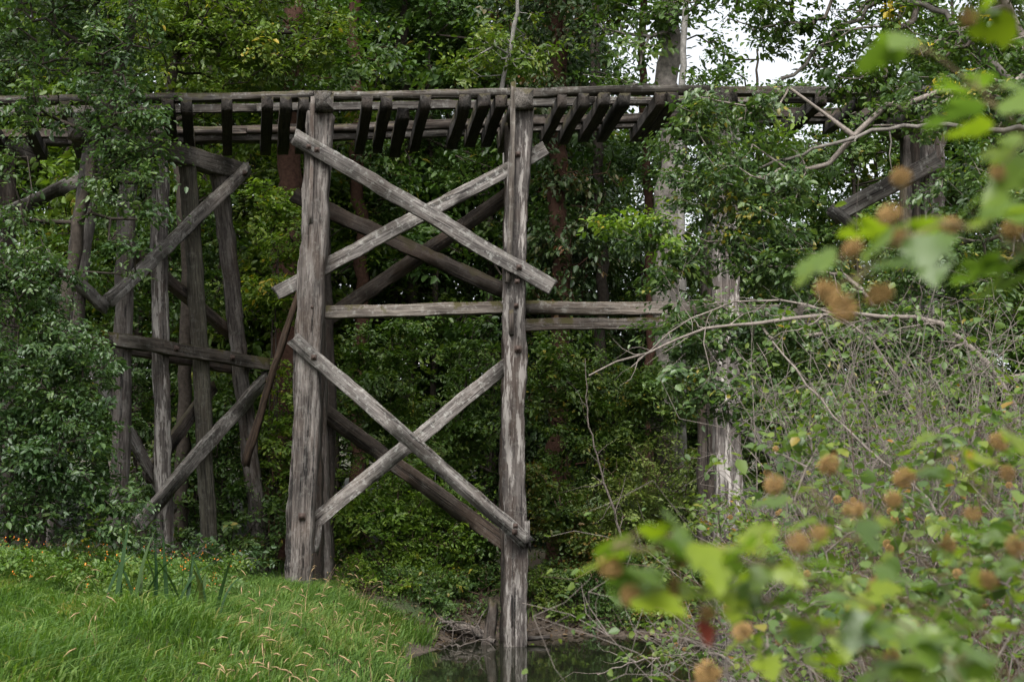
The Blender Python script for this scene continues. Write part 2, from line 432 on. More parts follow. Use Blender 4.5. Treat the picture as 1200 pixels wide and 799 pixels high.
def bolt_mesh():
    vs, f4, f3 = [], [], []
    n = 8
    for (r, z0, z1) in ((0.055, 0.0, 0.012), (0.024, 0.012, 0.055)):
        s = len(vs); m_ = 4 if r > 0.05 else 6
        for z in (z0, z1):
            for k in range(m_):
                a = (k + 0.5) / m_ * 2 * math.pi
                vs.append((r * math.cos(a) * 1.2, r * math.sin(a) * 1.2, z))
        for k in range(m_):
            f4.append((s + k, s + (k + 1) % m_, s + m_ + (k + 1) % m_, s + m_ + k))
        for k in range(1, m_ - 1):
            f3.append((s + m_, s + m_ + k, s + m_ + k + 1))
    return mesh("bolt", vs, f4, f3, mat=M["iron"])
BOLT = bolt_mesh()
def bolt(owner, world_pos, normal=(0, -1, 0), s=1.0):
    """bolt head as a sub-part of a timber"""
    o = link("bolt", BOLT, owner)
    q = Vector(normal).to_track_quat('Z', 'Y')
    base = Vector(owner.parent.location) if owner.parent else Vector((0, 0, 0))
    mo = Matrix.Translation(base + Vector(owner.location)) @ owner.rotation_euler.to_matrix().to_4x4()
    mw = Matrix.Translation(Vector([float(c) for c in world_pos])) @ q.to_matrix().to_4x4() @ Matrix.Diagonal((s, s, s, 1))
    o.matrix_local = mo.inverted() @ mw
    return o

TR = empty("trestle_bridge", (0.0, 26.5, 0.9), "abandoned weathered timber railway trestle crossing the creek", "bridge")
# --- plan of the deck: pixel column -> depth of the near edge, row of the near timber's centre
DPX = [-200, 20, 190, 365, 605, 840, 1090, 1300]
DD = [24.5, 24.7, 24.8, 25.0, 25.15, 25.4, 25.8, 26.2]
DROW = [118.5, 117, 114.5, 111.5, 108.5, 106.5, 106, 107]        # upper face of the ties on the near side
def near_edge(px):
    return P(px, float(np.interp(px, DPX, DROW)) + 2.5, float(np.interp(px, DPX, DD)))
def tie_far(px, L=3.5):
    """far end of a tie: turns with the curve of the track and lifts a little to the right"""
    a = near_edge(px)
    vx = np.interp(px, [0, 270, 1014, 1300], [240, 270, 640, 760])
    u = (vx - 600.0) / K
    lift = float(np.interp(px, [270, 430, 690, 1014], [0.02, 0.03, 0.22, 0.36]))
    h = L / math.hypot(u, 1)
    return a + np.array([u * h, h, lift])
TIE_H, TIE_W = 0.22, 0.20
def along(px, u, L=3.5):
    a, b = near_edge(px), tie_far(px, L)
    return a + (b - a) * (u / L)
def tie_up(px):
    a, b = near_edge(px), tie_far(px)
    t = nrm(near_edge(px + 10) - a)
    u = np.cross(t, nrm(b - a)); u = nrm(u)
    return u if u[2] > 0 else -u
TIES = [-60, -22, 25, 76, 118, 152, 196, 218, 266, 313, 335, 356, 430, 453, 498, 545, 567, 588,
        660, 684, 708, 732, 774, 788, 826, 858, 900, 962, 1012, 1052, 1130, 1165, 1205]
for k, px in enumerate(TIES):
    j = random.uniform(-0.05, 0.08)
    up = tie_up(px)
    a = along(px, -0.02 - j) - up * TIE_H / 2; b = along(px, 3.48 + random.uniform(-0.12, 0.15)) - up * TIE_H / 2
    t = timber("tie", a, b, TIE_W * random.uniform(0.88, 1.08), TIE_H, "tie", TR, up=up, rough=0.007, seg=0.35, jag=0.006)
# one tie has slipped and hangs lower
up = tie_up(473)
a = along(474, 0.35) - up * 0.24; b = along(474, 3.3) - up * 0.28
timber("tie", a, b, 0.19, 0.2, "tie", TR, up=up, rough=0.012, seg=0.3, label="loose tie hanging lower than its neighbours")
# long timbers lying on the ties
def run(u, w, h, joints, mat, name, lift=0.0, sag=0.0, label=None):
    for i, (p0, p1) in enumerate(zip(joints[:-1], joints[1:])):
        # broken into the straight lengths between joints, ends butted
        A = along(p0, u) + np.array([0, 0, h / 2 + 0.004 + lift]); B = along(p1, u) + np.array([0, 0, h / 2 + 0.004 + lift])
        d = nrm(B - A)
        timber(name, A + d * 0.012, B - d * 0.012, w, h, mat, TR, up=(0, 0, 1), rough=0.009, seg=0.22, label=label if i == 0 else None)
run(0.16, 0.20, 0.13, [-120, 70, 205, 368, 600, 842, 1080, 1260], "deck", "guard_timber", label="grey guard timber along the near edge of the deck")
run(0.95, 0.13, 0.14, [-120, 160, 300, 500, 705, 900, 1100, 1260], "deck", "inner_rail_timber")
run(2.55, 0.13, 0.10, [-120, 120, 290, 480, 700, 930, 1260], "dark", "inner_rail_timber")
run(3.22, 0.22, 0.16, [-120, 60, 340, 560, 800, 1010, 1260], "deck", "guard_timber")
run(3.05, 0.12, 0.12, [-120, 210, 430, 660, 980, 1260], "dark", "guard_timber", lift=0.17)

# --- bents of the creek spans (posts one behind the other), caps between the ties
def ground_at(p):
    return float(ground(p[0], p[1]))
def post(pt, pb, w, h, mat, rnd=0.35, foot=True, label=None, **kw):
    pt = np.asarray(pt, float); pb = np.asarray(pb, float)
    d = nrm(pb - pt)
    z = ground_at(pb)
    if foot:
        pb = pt + d * ((pt[2] - (z - 0.35)) / -d[2])       # run on into the ground
    return timber("post", pb, pt, w, h, mat, TR, up=(0, -1, 0), rnd=rnd, label=label, **kw)
def cap(px, w, h, label=None):
    up = tie_up(px)
    a = along(px, -0.40) - up * (h / 2 + 0.0); b = along(px, 3.55) - up * (h / 2)
    timber("cap", a, b, w, h, "deck", TR, up=up, rough=0.010, seg=0.25, label=label)
    return a, b, up
CAPH = 0.34
bents = {}
for key, cpx, specs in (
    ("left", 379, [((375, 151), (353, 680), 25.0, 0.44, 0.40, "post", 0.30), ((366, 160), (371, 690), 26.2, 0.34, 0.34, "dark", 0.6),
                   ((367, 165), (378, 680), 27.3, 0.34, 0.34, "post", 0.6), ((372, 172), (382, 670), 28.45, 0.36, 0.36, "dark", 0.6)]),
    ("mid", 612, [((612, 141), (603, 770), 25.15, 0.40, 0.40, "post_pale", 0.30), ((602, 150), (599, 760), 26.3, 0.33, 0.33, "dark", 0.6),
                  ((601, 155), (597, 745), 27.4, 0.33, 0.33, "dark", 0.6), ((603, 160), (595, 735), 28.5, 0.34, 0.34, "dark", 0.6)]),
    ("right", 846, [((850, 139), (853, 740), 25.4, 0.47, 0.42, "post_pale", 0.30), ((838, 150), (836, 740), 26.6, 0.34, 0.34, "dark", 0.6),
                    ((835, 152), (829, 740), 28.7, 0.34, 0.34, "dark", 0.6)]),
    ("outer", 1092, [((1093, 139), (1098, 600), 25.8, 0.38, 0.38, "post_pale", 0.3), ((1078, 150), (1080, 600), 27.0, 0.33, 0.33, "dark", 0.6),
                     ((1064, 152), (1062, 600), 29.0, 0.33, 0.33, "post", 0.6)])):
    ca, cb, cup = cap(cpx, 0.33, CAPH)
    lst = []
    for i, (t, b_, d, w, h, mt, rn) in enumerate(specs):
        pt = P(t[0], t[1], d); pb = P(b_[0], b_[1], d)
        # the post's head meets the underside of the cap
        u = np.clip((d - ca[1]) / (cb[1] - ca[1]), 0, 1)
        capz = (ca + (cb - ca) * u - cup * CAPH / 2)[2]
        pt = pt + (pb - pt) * ((pt[2] - (capz + 0.02)) / (pt[2] - pb[2]))
        lab = {("left", 0): "thick grey squared post rising from the grassy bank",
               ("mid", 0): "tall peeling pale post standing in the water"}.get((key, i))
        lst.append((post(pt, pb, w, h, mt, rn, label=lab, seg=0.13, rough=0.008 if i == 0 else 0.007), pt, pb, w, h))
    bents[key] = lst
def on_post(key, i, z):
    o, pt, pb, w, h = bents[key][i]
    t = (pt[2] - z) / (pt[2] - pb[2])
    return pt + (pb - pt) * t
# thin splinter boards spiked beside two caps
timber("board", P(364, 262, 24.80), P(367, 113, 24.80), 0.075, 0.06, "post", TR, rough=0.006)
timber("board", P(595.5, 330, 24.86), P(601.5, 97, 24.86), 0.085, 0.06, "mossy", TR, rough=0.006)

# --- sway planks of the creek span
def plank(p0, p1, d0, d1, w, t, mat, bolts=(), name="brace", label=None, **kw):
    A, B = P(*p0, d0), P(*p1, d1)
    o = timber(name, A, B, w, t, mat, TR, up=(0, -1, 0), label=label, rough=kw.pop("rough", 0.006), **kw)
    for f in bolts:
        q = A + (B - A) * f
        bolt(o, q + np.array([0, -t / 2 - 0.004, 0]))
    return o
TB = 0.095
FR = 24.72      # plank centre in front of the near posts
BK = 25.30      # plank centre behind the near posts
plank((345, 161), (648, 337), FR, FR + 0.08, 0.27, TB, "brace", (0.09, 0.87), label="long pale plank of the upper cross, running in front of both posts")
plank((324, 344), (639, 174), BK, BK + 0.12, 0.26, TB, "brace", (), label="plank of the upper cross passing behind the posts")
plank((344, 398), (617, 635), FR, FR + 0.08, 0.26, TB, "brace", (0.09, 0.95), label="plank of the lower cross in front of the posts, split at its foot", jag=0.05)
plank((367, 613), (600, 424), BK, BK + 0.12, 0.26, TB, "brace")
bolt(bents["mid"][0][0], P(607, 181, 24.93)); bolt(bents["mid"][0][0], P(607, 409, 24.93), s=1.3)
bolt(bents["left"][0][0], P(354, 605, 24.78), s=1.3)
for o_, q_ in ((bents["mid"][0][0], P(606, 330, 24.66)), (bents["left"][0][0], P(362, 172, 24.66)), (bents["mid"][0][0], P(604, 616, 24.66)), (bents["left"][0][0], P(366, 360, 24.78)), (bents["mid"][0][0], P(605, 358, 24.93))):
    bolt(o_, q_, s=0.9)
# torn splinters at the plank ends
timber("splinter", P(619, 640, 24.9), P(618, 612, 24.86), 0.07, 0.05, "brace", TR, jag=0.05, rough=0.01)
timber("splinter", P(371, 645, 25.2), P(374, 618, 25.2), 0.09, 0.05, "brace", TR, jag=0.06, rough=0.01)
# the same crosses on the far side
FRF, BKF = 28.10, 28.85
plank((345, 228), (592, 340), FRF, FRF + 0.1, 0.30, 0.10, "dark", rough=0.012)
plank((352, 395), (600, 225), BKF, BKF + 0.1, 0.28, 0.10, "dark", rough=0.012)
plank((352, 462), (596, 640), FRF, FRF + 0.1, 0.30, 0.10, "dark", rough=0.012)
# sash beams
plank((352, 366.5), (603, 359), 25.34, 25.45, 0.22, 0.16, "mossy", name="sash_beam", label="horizontal mossy beam between the two main posts")
plank((612, 359.5), (856, 361.5), 25.50, 25.65, 0.23, 0.16, "mossy", name="sash_beam", label="upper horizontal mossy beam right of the tall post")
plank((610, 381), (990, 377), 28.15, 28.6, 0.22, 0.16, "mossy", name="sash_beam", label="lower horizontal mossy beam right of the tall post")
plank((858, 364), (1098, 366), 25.68, 26.0, 0.23, 0.16, "mossy", name="sash_beam")
timber("bracket", P(599, 392, 24.9), P(599, 366, 24.9), 0.07, 0.10, "dark", TR, rough=0.01)
# broken planks on the right
plank((977, 253), (1098, 188), 25.45, 25.5, 0.30, 0.28, "brace", label="thick grey brace end sticking out of the leaves on the right")
plank((974, 243), (1004, 268), 25.16, 25.18, 0.16, 0.1, "brace")
plank((852, 634), (912, 577), 25.1, 25.3, 0.24, 0.1, "brace", label="short grey brace end low beside the right post")
plank((852, 480), (1095, 700), 25.12, 25.5, 0.26, TB, "brace")

# --- the leaning bent on the left, turned against the track
BA, BB = (-7.2, 25.0), (-5.3, 29.3)
BN = nrm(np.array([BB[1] - BA[1], -(BB[0] - BA[0]), 0.0]))           # faces the camera's right
BN = -BN if BN[1] > 0 else BN
def Q(px, py, off=0.0):
    return onplane(px, py, BA, BB) + BN * off
BLAB = {0: "outer post leaning left behind the draped leaves", 4: "outer post of the left bent leaning right, ragged at its foot"}
bposts = []
for i, (t, b_, w, mt) in enumerate((((112, 160), (80, 420), 0.36, "post"), ((152, 172), (138, 600), 0.30, "post"), ((186, 180), (195, 672), 0.31, "post_pale"),
                                     ((219, 188), (244, 635), 0.31, "greenpost"), ((256, 200), (309, 655), 0.34, "post"))):
    o = post(Q(*t), Q(*b_), w, w, mt, 0.85, label=BLAB.get(i), rough=0.016 if i == 4 else 0.009)
    bposts.append(o)
def bplank(p0, p1, off, w, t, mat, name="brace", bolts=(), **kw):
    A, B = Q(*p0, off), Q(*p1, off)
    o = timber(name, A, B, w, t, mat, TR, up=tuple(BN), rough=kw.pop("rough", 0.008), **kw)
    for f in bolts:
        bolt(o, A + (B - A) * f + BN * (t / 2 + 0.004), normal=tuple(BN), s=1.2)
    return o
bplank((88, 150), (279, 203), 0.0, 0.36, 0.34, "deck", "cap", label="heavy cap timber of the left bent under the deck")
bplank((113, 355), (279, 198), 0.24, 0.25, 0.10, "brace", bolts=(0.95,))
bplank((40, 300), (112, 362), 0.24, 0.22, 0.10, "brace")
bplank((118, 398), (301, 427), 0.25, 0.24, 0.16, "mossy", "sash_beam", bolts=(0.35, 0.72), label="mossy horizontal beam across the left bent")
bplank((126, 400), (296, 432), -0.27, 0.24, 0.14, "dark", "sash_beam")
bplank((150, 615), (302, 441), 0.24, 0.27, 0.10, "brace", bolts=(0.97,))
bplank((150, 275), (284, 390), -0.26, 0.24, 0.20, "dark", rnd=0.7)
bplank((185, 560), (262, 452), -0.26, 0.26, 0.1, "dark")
bplank((120, 430), (214, 600), -0.24, 0.20, 0.1, "brace")
# the next bent to the left, mostly out of frame
CA2, CB2 = (-11.2, 24.6), (-9.2, 29.2)
def Q2(px, py):
    return onplane(px, py, CA2, CB2)
timber("cap", Q2(-60, 148), Q2(40, 184), 0.36, 0.34, "deck", TR, up=tuple(BN), label="dark cap end at the left edge of the picture")
timber("post", Q2(-32, 610), Q2(-26, 165), 0.34, 0.34, "post", TR, rnd=0.85)
timber("post", Q2(12, 600), Q2(8, 185), 0.32, 0.32, "dark", TR, rnd=0.85)
timber("brace", Q2(-60, 277) + BN * 0.24, Q2(84, 211) + BN * 0.24, 0.24, 0.10, "brace", TR, up=tuple(BN))

# --- loose wood: a leaning pole, driftwood and a snag by the tall post
def loose(name, A, B, w, h, mat, label, cat, **kw):
    o = timber(name, A, B, w, h, mat, None, **kw)
    return tag(o, label, cat)
loose("fallen_pole", P(287, 545, 27.2), P(351, 338, 26.0), 0.17, 0.15, "redwood", "thin red-brown dead pole leaning between the left bent and the main post", "pole", rnd=0.9, rough=0.016, taper=0.7)
loose("snag", P(572, 752, 25.5) + np.array([0, 0, -0.3]), P(578, 706, 25.5), 0.26, 0.22, "dark", "pointed dark stump of an old pile beside the tall post's foot", "stump", rnd=0.6, rough=0.03, jag=0.10, taper=0.55)
loose("driftwood_log", P(505, 722, 26.8), P(577, 748, 25.9), 0.20, 0.18, "drift", "mossy drift log lying against the foot of the tall post", "log", rnd=0.9, rough=0.02)
loose("broken_stick", P(617, 748, 25.6), P(644, 746, 25.7), 0.06, 0.06, "drift", "short stick poking out of the water right of the tall post", "stick", rnd=0.9)

# ------------------------------------------------------------------ vegetation builders
def leaf_arrays(c, tip, nor, size, width=0.55, fold=0.25):
    """c: leaf bases, tip: unit tip direction, nor: rough normals, size: lengths -> verts, quads"""
    n = len(c)
    tip = nrm(tip)
    side = nrm(np.cross(tip, nor)); up = np.cross(side, tip)
    L = size[:, None]; W = L * width * 0.5
    f = up * L * fold * 0.35
    v = np.empty((n, 6, 3))
    v[:, 0] = c
    v[:, 1] = c + tip * L * 0.32 + side * W * 0.92 + f
    v[:, 2] = c + tip * L * 0.70 + side * W * 0.72 + f * 0.6 - up * L * 0.05
    v[:, 3] = c + tip * L - up * L * 0.14
    v[:, 4] = c + tip * L * 0.70 - side * W * 0.72 + f * 0.6 - up * L * 0.05
    v[:, 5] = c + tip * L * 0.32 - side * W * 0.92 + f
    b = np.arange(n)[:, None] * 6
    q = np.stack([b + [0, 3, 2, 1], b + [0, 5, 4, 3]], 1).reshape(-1, 4)
    return v.reshape(-1, 3), q
def leafy(targets, rg, per, spread, size, droop=0.25, tilt=0.65, width=0.55, flat=0.6, centre=None, fold=0.25):
    """short shoots at the targets, leaves set alternately along them"""
    n = len(targets)
    k = np.maximum(1, rg.poisson(per, n))
    rp = lambda a: np.repeat(a, k, 0)
    ang = rg.uniform(0, 2 * math.pi, n)
    d = np.stack([np.cos(ang), np.sin(ang), rg.normal(-droop * 0.7, 0.35, n)], -1)
    d[:, 1] *= 0.9
    d = nrm(d)
    pn = nrm(np.array([0, -0.12, 1.0]) + rg.normal(0, tilt * 0.62, (n, 3)))
    sd = nrm(np.cross(d, pn))
    m = int(k.sum())
    D, S, PN = rp(d), rp(sd), rp(pn)
    sg = np.where(rg.random(m) < 0.5, -1.0, 1.0)[:, None]
    ln = rp(spread * 2.1 * np.clip(rg.normal(1, 0.3, n), 0.4, 1.8))
    c = rp(targets) + D * (rg.uniform(-0.35, 1, m) * ln)[:, None] + rg.normal(0, 1, (m, 3)) * spread * 0.34 * np.array([1, 1, flat]) + S * sg * size * 0.25
    c[:, 2] -= droop * 0.25 * spread * rg.uniform(0, 1, m)
    tip = D * 0.55 + S * sg * 0.9 + rg.normal(0, 0.32, (m, 3)) + np.array([0, 0, -droop * 0.6])
    nor = PN + rg.normal(0, 0.30, (m, 3))
    sz = size * rp(np.clip(rg.normal(1, 0.22, n), 0.55, 1.7)) * np.clip(rg.normal(1, 0.24, m), 0.45, 1.7)
    v, q = leaf_arrays(c, tip, nor, sz, width, fold)
    r = np.clip(0.5 * rg.uniform(0, 1, m) + 0.5 * rp(rg.uniform(0, 1, n)), 0, 1)
    return v, q, np.repeat(r, 2)
def tubes(a, b, ra, rb, sides=4):
    """separate tapered segments a->b"""
    n = len(a)
    d = nrm(b - a)
    ref = np.where(np.abs(d[:, 2:3]) > 0.9, np.array([[1.0, 0, 0]]), np.array([[0, 0, 1.0]]))
    x = nrm(np.cross(ref, d)); y = np.cross(d, x)
    an = np.arange(sides) / sides * 2 * math.pi
    off = x[:, None, :] * np.cos(an)[None, :, None] + y[:, None, :] * np.sin(an)[None, :, None]
    v = np.stack([a[:, None] + off * ra[:, None, None], b[:, None] + off * rb[:, None, None]], 1)
    i0 = np.arange(n)[:, None] * sides * 2 + np.arange(sides)
    j0 = np.arange(n)[:, None] * sides * 2 + np.roll(np.arange(sides), -1)
    q = np.stack([i0, j0, j0 + sides, i0 + sides], -1).reshape(-1, 4)
    return v.reshape(-1, 3), q
def tube_path(pts, rad, sides=10, rough=0.06, rg=None):
    pts = np.asarray(pts, float); rad = np.asarray(rad, float)
    d = np.gradient(pts, axis=0); d = nrm(d)
    ref = np.array([1.0, 0, 0]) if abs(d[0, 2]) > 0.7 else np.array([0, 0, 1.0])
    x = nrm(np.cross(np.broadcast_to(ref, d.shape), d)); y = np.cross(d, x)
    an = np.arange(sides) / sides * 2 * math.pi
    off = x[:, None, :] * np.cos(an)[None, :, None] + y[:, None, :] * np.sin(an)[None, :, None]
    rr = rad[:, None] * (1 + (rg.normal(0, rough, (len(pts), sides)) if rg is not None else 0))
    v = pts[:, None] + off * rr[..., None]
    i = np.arange(len(pts) * sides).reshape(len(pts), sides); j = np.roll(i, -1, 1)
    q = np.stack([i[:-1], j[:-1], j[1:], i[1:]], -1).reshape(-1, 4)
    return v.reshape(-1, 3), q
def merge(parts):
    vs, qs, o = [], [], 0
    for v, q in parts:
        vs.append(v); qs.append(q + o); o += len(v)
    return np.concatenate(vs), np.concatenate(qs)
def smooth_path(ctrl, n):
    ctrl = np.asarray(ctrl, float)
    s = np.concatenate([[0], np.cumsum(np.linalg.norm(np.diff(ctrl, axis=0), axis=1))])
    t = np.linspace(0, s[-1], n)
    out = np.stack([np.interp(t, s, ctrl[:, i]) for i in range(3)], -1)
    for _ in range(2):
        out[1:-1] = (out[:-2] + 2 * out[1:-1] + out[2:]) / 4
    return out
def grow(starts, targets, rg, step=0.55, bias=0.22, twig=0.006, sag=0.06, expo=0.5):
    """join every target to the nearest wood; returns edges and radii"""
    ns = len(starts)
    cap_n = ns + len(targets) * 12
    pos = np.empty((cap_n, 3)); par = np.full(cap_n, -1); plen = np.zeros(cap_n)
    pos[:ns] = starts
    cnt = ns
    ordr = np.argsort(np.min(np.linalg.norm(targets[:, None] - starts[None, ::max(1, ns // 12)], axis=2), axis=1))
    for t in targets[ordr]:
        d = np.linalg.norm(pos[:cnt] - t, axis=1)
        cost = d + bias * plen[:cnt] + np.maximum(0, pos[:cnt, 2] - t[2]) * 0.25
        i = int(np.argmin(cost)); D = d[i]
        k = min(9, max(1, int(D / step)))
        p = i
        a = pos[i].copy()
        for s in range(1, k + 1):
            f = s / k
            q = a + (t - a) * f
            if s < k:
                q = q + rg.normal(0, 0.07, 3) * D * 0.5 + np.array([0, 0, sag * D * 4 * f * (1 - f)])
            if cnt >= cap_n: break
            pos[cnt] = q; par[cnt] = p; plen[cnt] = plen[p] + D / k
            p = cnt; cnt += 1
    w = np.ones(cnt)
    for i in range(cnt - 1, ns - 1, -1):
        w[par[i]] += w[i] * (1.0 if par[i] >= ns else 0)
    ch = np.arange(ns, cnt)
    rb = twig * w[ch] ** expo
    pr = par[ch]
    ra = np.where(pr >= ns, twig * w[pr] ** expo, rb * 1.15)
    ra = np.minimum(ra, rb * 1.9)
    return pos[pr], pos[ch], ra, rb
def blob_points(blobs, n, rg, shell=0.55):
    """blobs: (centre, radii, weight)"""
    w = np.array([b[2] * np.prod(np.asarray(b[1])) ** (2 / 3) for b in blobs]); w = w / w.sum()
    out = []
    for (c, r, _), k in zip(blobs, rg.multinomial(n, w)):
        if k == 0: continue
        u = nrm(rg.normal(0, 1, (k, 3)))
        rad = rg.uniform(0, 1, k) ** (1 / 3 if shell < 0.5 else 0.28)
        lump = 1 + 0.22 * np.sin(u[:, 0] * 5 + c[0] * 3) * np.sin(u[:, 2] * 6 + c[2]) 
        pts = u * (rad * lump)[:, None]
        nc = max(4, k // 9)                                  # gather most of them into clumps
        own = rg.integers(0, nc, k)
        cl = pts[:nc][own % len(pts[:nc])] + rg.normal(0, 0.15, (k, 3))
        pts = np.where((rg.random(k) < 0.72)[:, None], cl, pts)
        out.append(np.asarray(c) + pts * np.asarray(r))
    return np.concatenate(out)
def px_blob(px, py, d, rx, ry, rz, w=1.0):
    return (P(px, py, d), np.array([rx * d / K, rz, ry * d / K]), w)

def plant_parts(root, base, trunk_ctrl, r0, r1, targets, rg, leaf, bark, per, spread, size, wood_name="trunk", crown_name="crown",
                leaf_kw=None, grow_kw=None, trunk_sides=10, roots=None):
    """makes the two meshes of a tree or shrub, in coordinates relative to base"""
    parts = []
    starts = []
    for ctrl, ra_, rb_ in ([(trunk_ctrl, r0, r1)] + (roots or [])):
        ctrl = np.asarray(ctrl, float) - base
        n = max(6, int(np.sum(np.linalg.norm(np.diff(ctrl, axis=0), axis=1)) / 0.35))
        n = min(n, 50)
        pp = smooth_path(ctrl, n)
        pp[1:-1] += rg.normal(0, ra_ * 0.18, (n - 2, 3))
        parts.append(tube_path(pp, np.linspace(ra_, rb_, n) * (1 + 0.35 * np.exp(-np.arange(n) / 1.5)), trunk_sides, 0.07, rg))
        starts.append(pp[n // 5:])
    starts = np.concatenate(starts)
    t = targets - base
    gk = dict(grow_kw or {})
    a, b, ra, rb = grow(starts, t, rg, **gk)
    ra = np.minimum(ra, r0 * 0.6); rb = np.minimum(rb, r0 * 0.6)
    parts.append(tubes(a, b, ra, rb, 4))
    v, q = merge(parts)
    wood = mesh(wood_name, v, q, mat=M[bark], smooth=True)
    crown = None
    if per > 0:
        lv, lq, lr = leafy(t, rg, per, spread, size, **(leaf_kw or {}))
        crown = mesh(crown_name, lv, lq, mat=M[leaf], attr=lr)
    return wood, crown
def add_plant(name, label, cat, base, wood, crown, group=None, rot=0.0, scale=(1, 1, 1), wood_name="trunk", crown_name="crown"):
    e = empty(name, base, label, cat, group)
    e.rotation_euler = (0, 0, rot); e.scale = scale
    link(wood_name, wood, e)
    if crown is not None:
        link(crown_name, crown, e)["kind"] = "stuff"
    return e
def hero(name, label, cat, trunk_ctrl, r0, r1, blobs, n, per, spread, size, leaf, bark, seed, group=None, leaf_kw=None, grow_kw=None,
         wood_name="trunk", crown_name="crown", roots=None, shell=0.55):
    rg = np.random.default_rng(seed)
    base = np.asarray(trunk_ctrl[0], float)
    t = blob_points(blobs, n, rg, shell)
    gz = ground(t[:, 0], t[:, 1])
    t = t[t[:, 2] > np.maximum(gz, 0) + 0.08]
    wood, crown = plant_parts(None, base, trunk_ctrl, r0, r1, t, rg, leaf, bark, per, spread, size, wood_name, crown_name, leaf_kw, grow_kw, roots=roots)
    return add_plant(name, label, cat, base, wood, crown, group, wood_name=wood_name, crown_name=crown_name)
def gbase(px, d, dz=-0.1):
    x = (px - 600) / K * d
    return np.array([x, d, ground_at((x, d)) + dz])

# ------------------------------------------------------------------ background wood
def proto_tree(seed, H, R, z0, n, per, size, leaf, bark, r0, spread=0.42, lean=0.3, conic=0.0, droop=0.25, sparse=1.0):
    rg = np.random.default_rng(seed)
    ctrl = [(0, 0, -0.3), (lean * 0.3, 0.1, H * 0.35), (lean, -0.1, H * 0.7), (lean * 0.7, 0.1, H * 0.97)]
    blobs = []
    nb = 16
    for i in range(nb):
        f = (i + 0.5) / nb
        z = z0 + (H - z0) * f
        prof = (1 - f) ** 0.8 if conic else math.sin(math.pi * (0.12 + 0.80 * f)) ** 0.7
        a = i * 2.4 + rg.uniform(-0.4, 0.4)
        rr = R * prof * (0.55 if not conic else 0.35)
        blobs.append(((rr * math.cos(a) + lean * f, rr * math.sin(a), z), np.array([R * prof * 0.62, R * prof * 0.62, (H - z0) / nb * 1.5]) * sparse, 1.0))
    t = blob_points(blobs, n, rg)
    return plant_parts(None, np.zeros(3), ctrl, r0, 0.04, t, rg, leaf, bark, per, spread, size, leaf_kw=dict(droop=droop), grow_kw=dict(step=0.8, twig=0.010))
protos = [
    proto_tree(11, 17, 3.6, 1.6, 680, 34, 0.165, "leaf_dark", "bark_dark", 0.20),
    proto_tree(12, 19, 3.9, 2.2, 700, 34, 0.18, "leaf_mid", "bark_dark", 0.24, lean=-0.6),
    proto_tree(13, 20, 3.0, 1.2, 700, 34, 0.150, "leaf_cedar", "bark_red", 0.26, conic=1.0, droop=0.8),
    proto_tree(14, 15, 3.4, 0.8, 640, 34, 0.150, "leaf_yellow", "bark_dark", 0.15, lean=0.9),
]
G_BG = "trees of the wood behind the trestle"
BGL = ["dark green broadleaf tree in the wood behind the trestle",
       "mid green broadleaf tree in the wood behind the trestle",
       "dark cedar with rust-brown sprays in the wood behind the trestle",
       "yellow-green broadleaf tree in the wood behind the trestle"]
BGN = ["broadleaf_tree", "broadleaf_tree", "cedar_tree", "broadleaf_tree"]
bg = []   # px, depth, kind, scale
for (px, d, k, s) in [(-60, 33, 1, 1.0), (60, 35, 0, 1.0), (165, 33, 3, 1.05), (262, 36, 1, 1.0), (330, 38, 0, 1.1), (395, 35.5, 3, 1.0),
                      (455, 37.5, 0, 1.1), (520, 39, 1, 1.0), (575, 36, 0, 0.95), (622, 40, 2, 1.05), (662, 36.5, 2, 0.95), (715, 41, 1, 0.80), (748, 38, 0, 0.55), (790, 42, 1, 0.52),
                      (890, 37, 1, 0.72), (1000, 34, 0, 0.74), (1060, 36, 3, 0.9), (1130, 34, 1, 0.85), (1230, 33, 0, 1.0), (845, 44, 0, 0.60),
                      (-20, 42, 0, 1.2), (120, 44, 1, 1.2), (230, 45, 0, 1.3), (420, 46, 1, 1.3), (540, 48, 0, 1.3), (690, 50, 2, 1.2),
                      (800, 52, 0, 0.70), (930, 50, 1, 0.68), (1080, 48, 0, 0.85), (1200, 46, 1, 1.1), (310, 52, 2, 1.4), (620, 55, 0, 1.4), (-120, 38, 0, 1.1), (1320, 38, 1, 1.1)]:
    bg.append((px, d, k, s))
LAND = [(-40, "beyond the left edge"), (0, "at the left edge"), (90, "behind the draped boughs"), (200, "behind the left bent"), (290, "right of the left bent"), (350, "left of the main post"),
        (425, "just right of the main post"), (490, "left in the gap between the main posts"), (550, "right in the gap between the main posts"), (600, "just left of the tall post"),
        (640, "just right of the tall post"), (680, "beside the red trunk"), (730, "left of the grey trunk"), (770, "close by the grey trunk"), (820, "right of the grey trunk"), (870, "behind the right post"),
        (925, "behind the alder's middle"), (1000, "behind the alder's right side"), (1100, "behind the bramble"), (1180, "behind the upper right boughs"), (2000, "at the right edge")]
KIND = ["dark green broadleaf tree", "mid green broadleaf tree", "dark rust-tinged cedar", "yellow-green broadleaf tree"]
for i, (px, d, k, s) in enumerate(bg):
    if d < 41.5: d += 2.2
    b = gbase(px, d)
    BGL = {k: f"{KIND[k]} {'deep in the wood' if d > 43.3 else 'of the wood edge'}, {[w for p, w in LAND if px <= p][0]}"}
    add_plant(BGN[k], BGL[k], "tree", b, *protos[k], group=G_BG, rot=i * 2.1, scale=(s, s, s * (1 + 0.08 * math.sin(i * 3.3))))

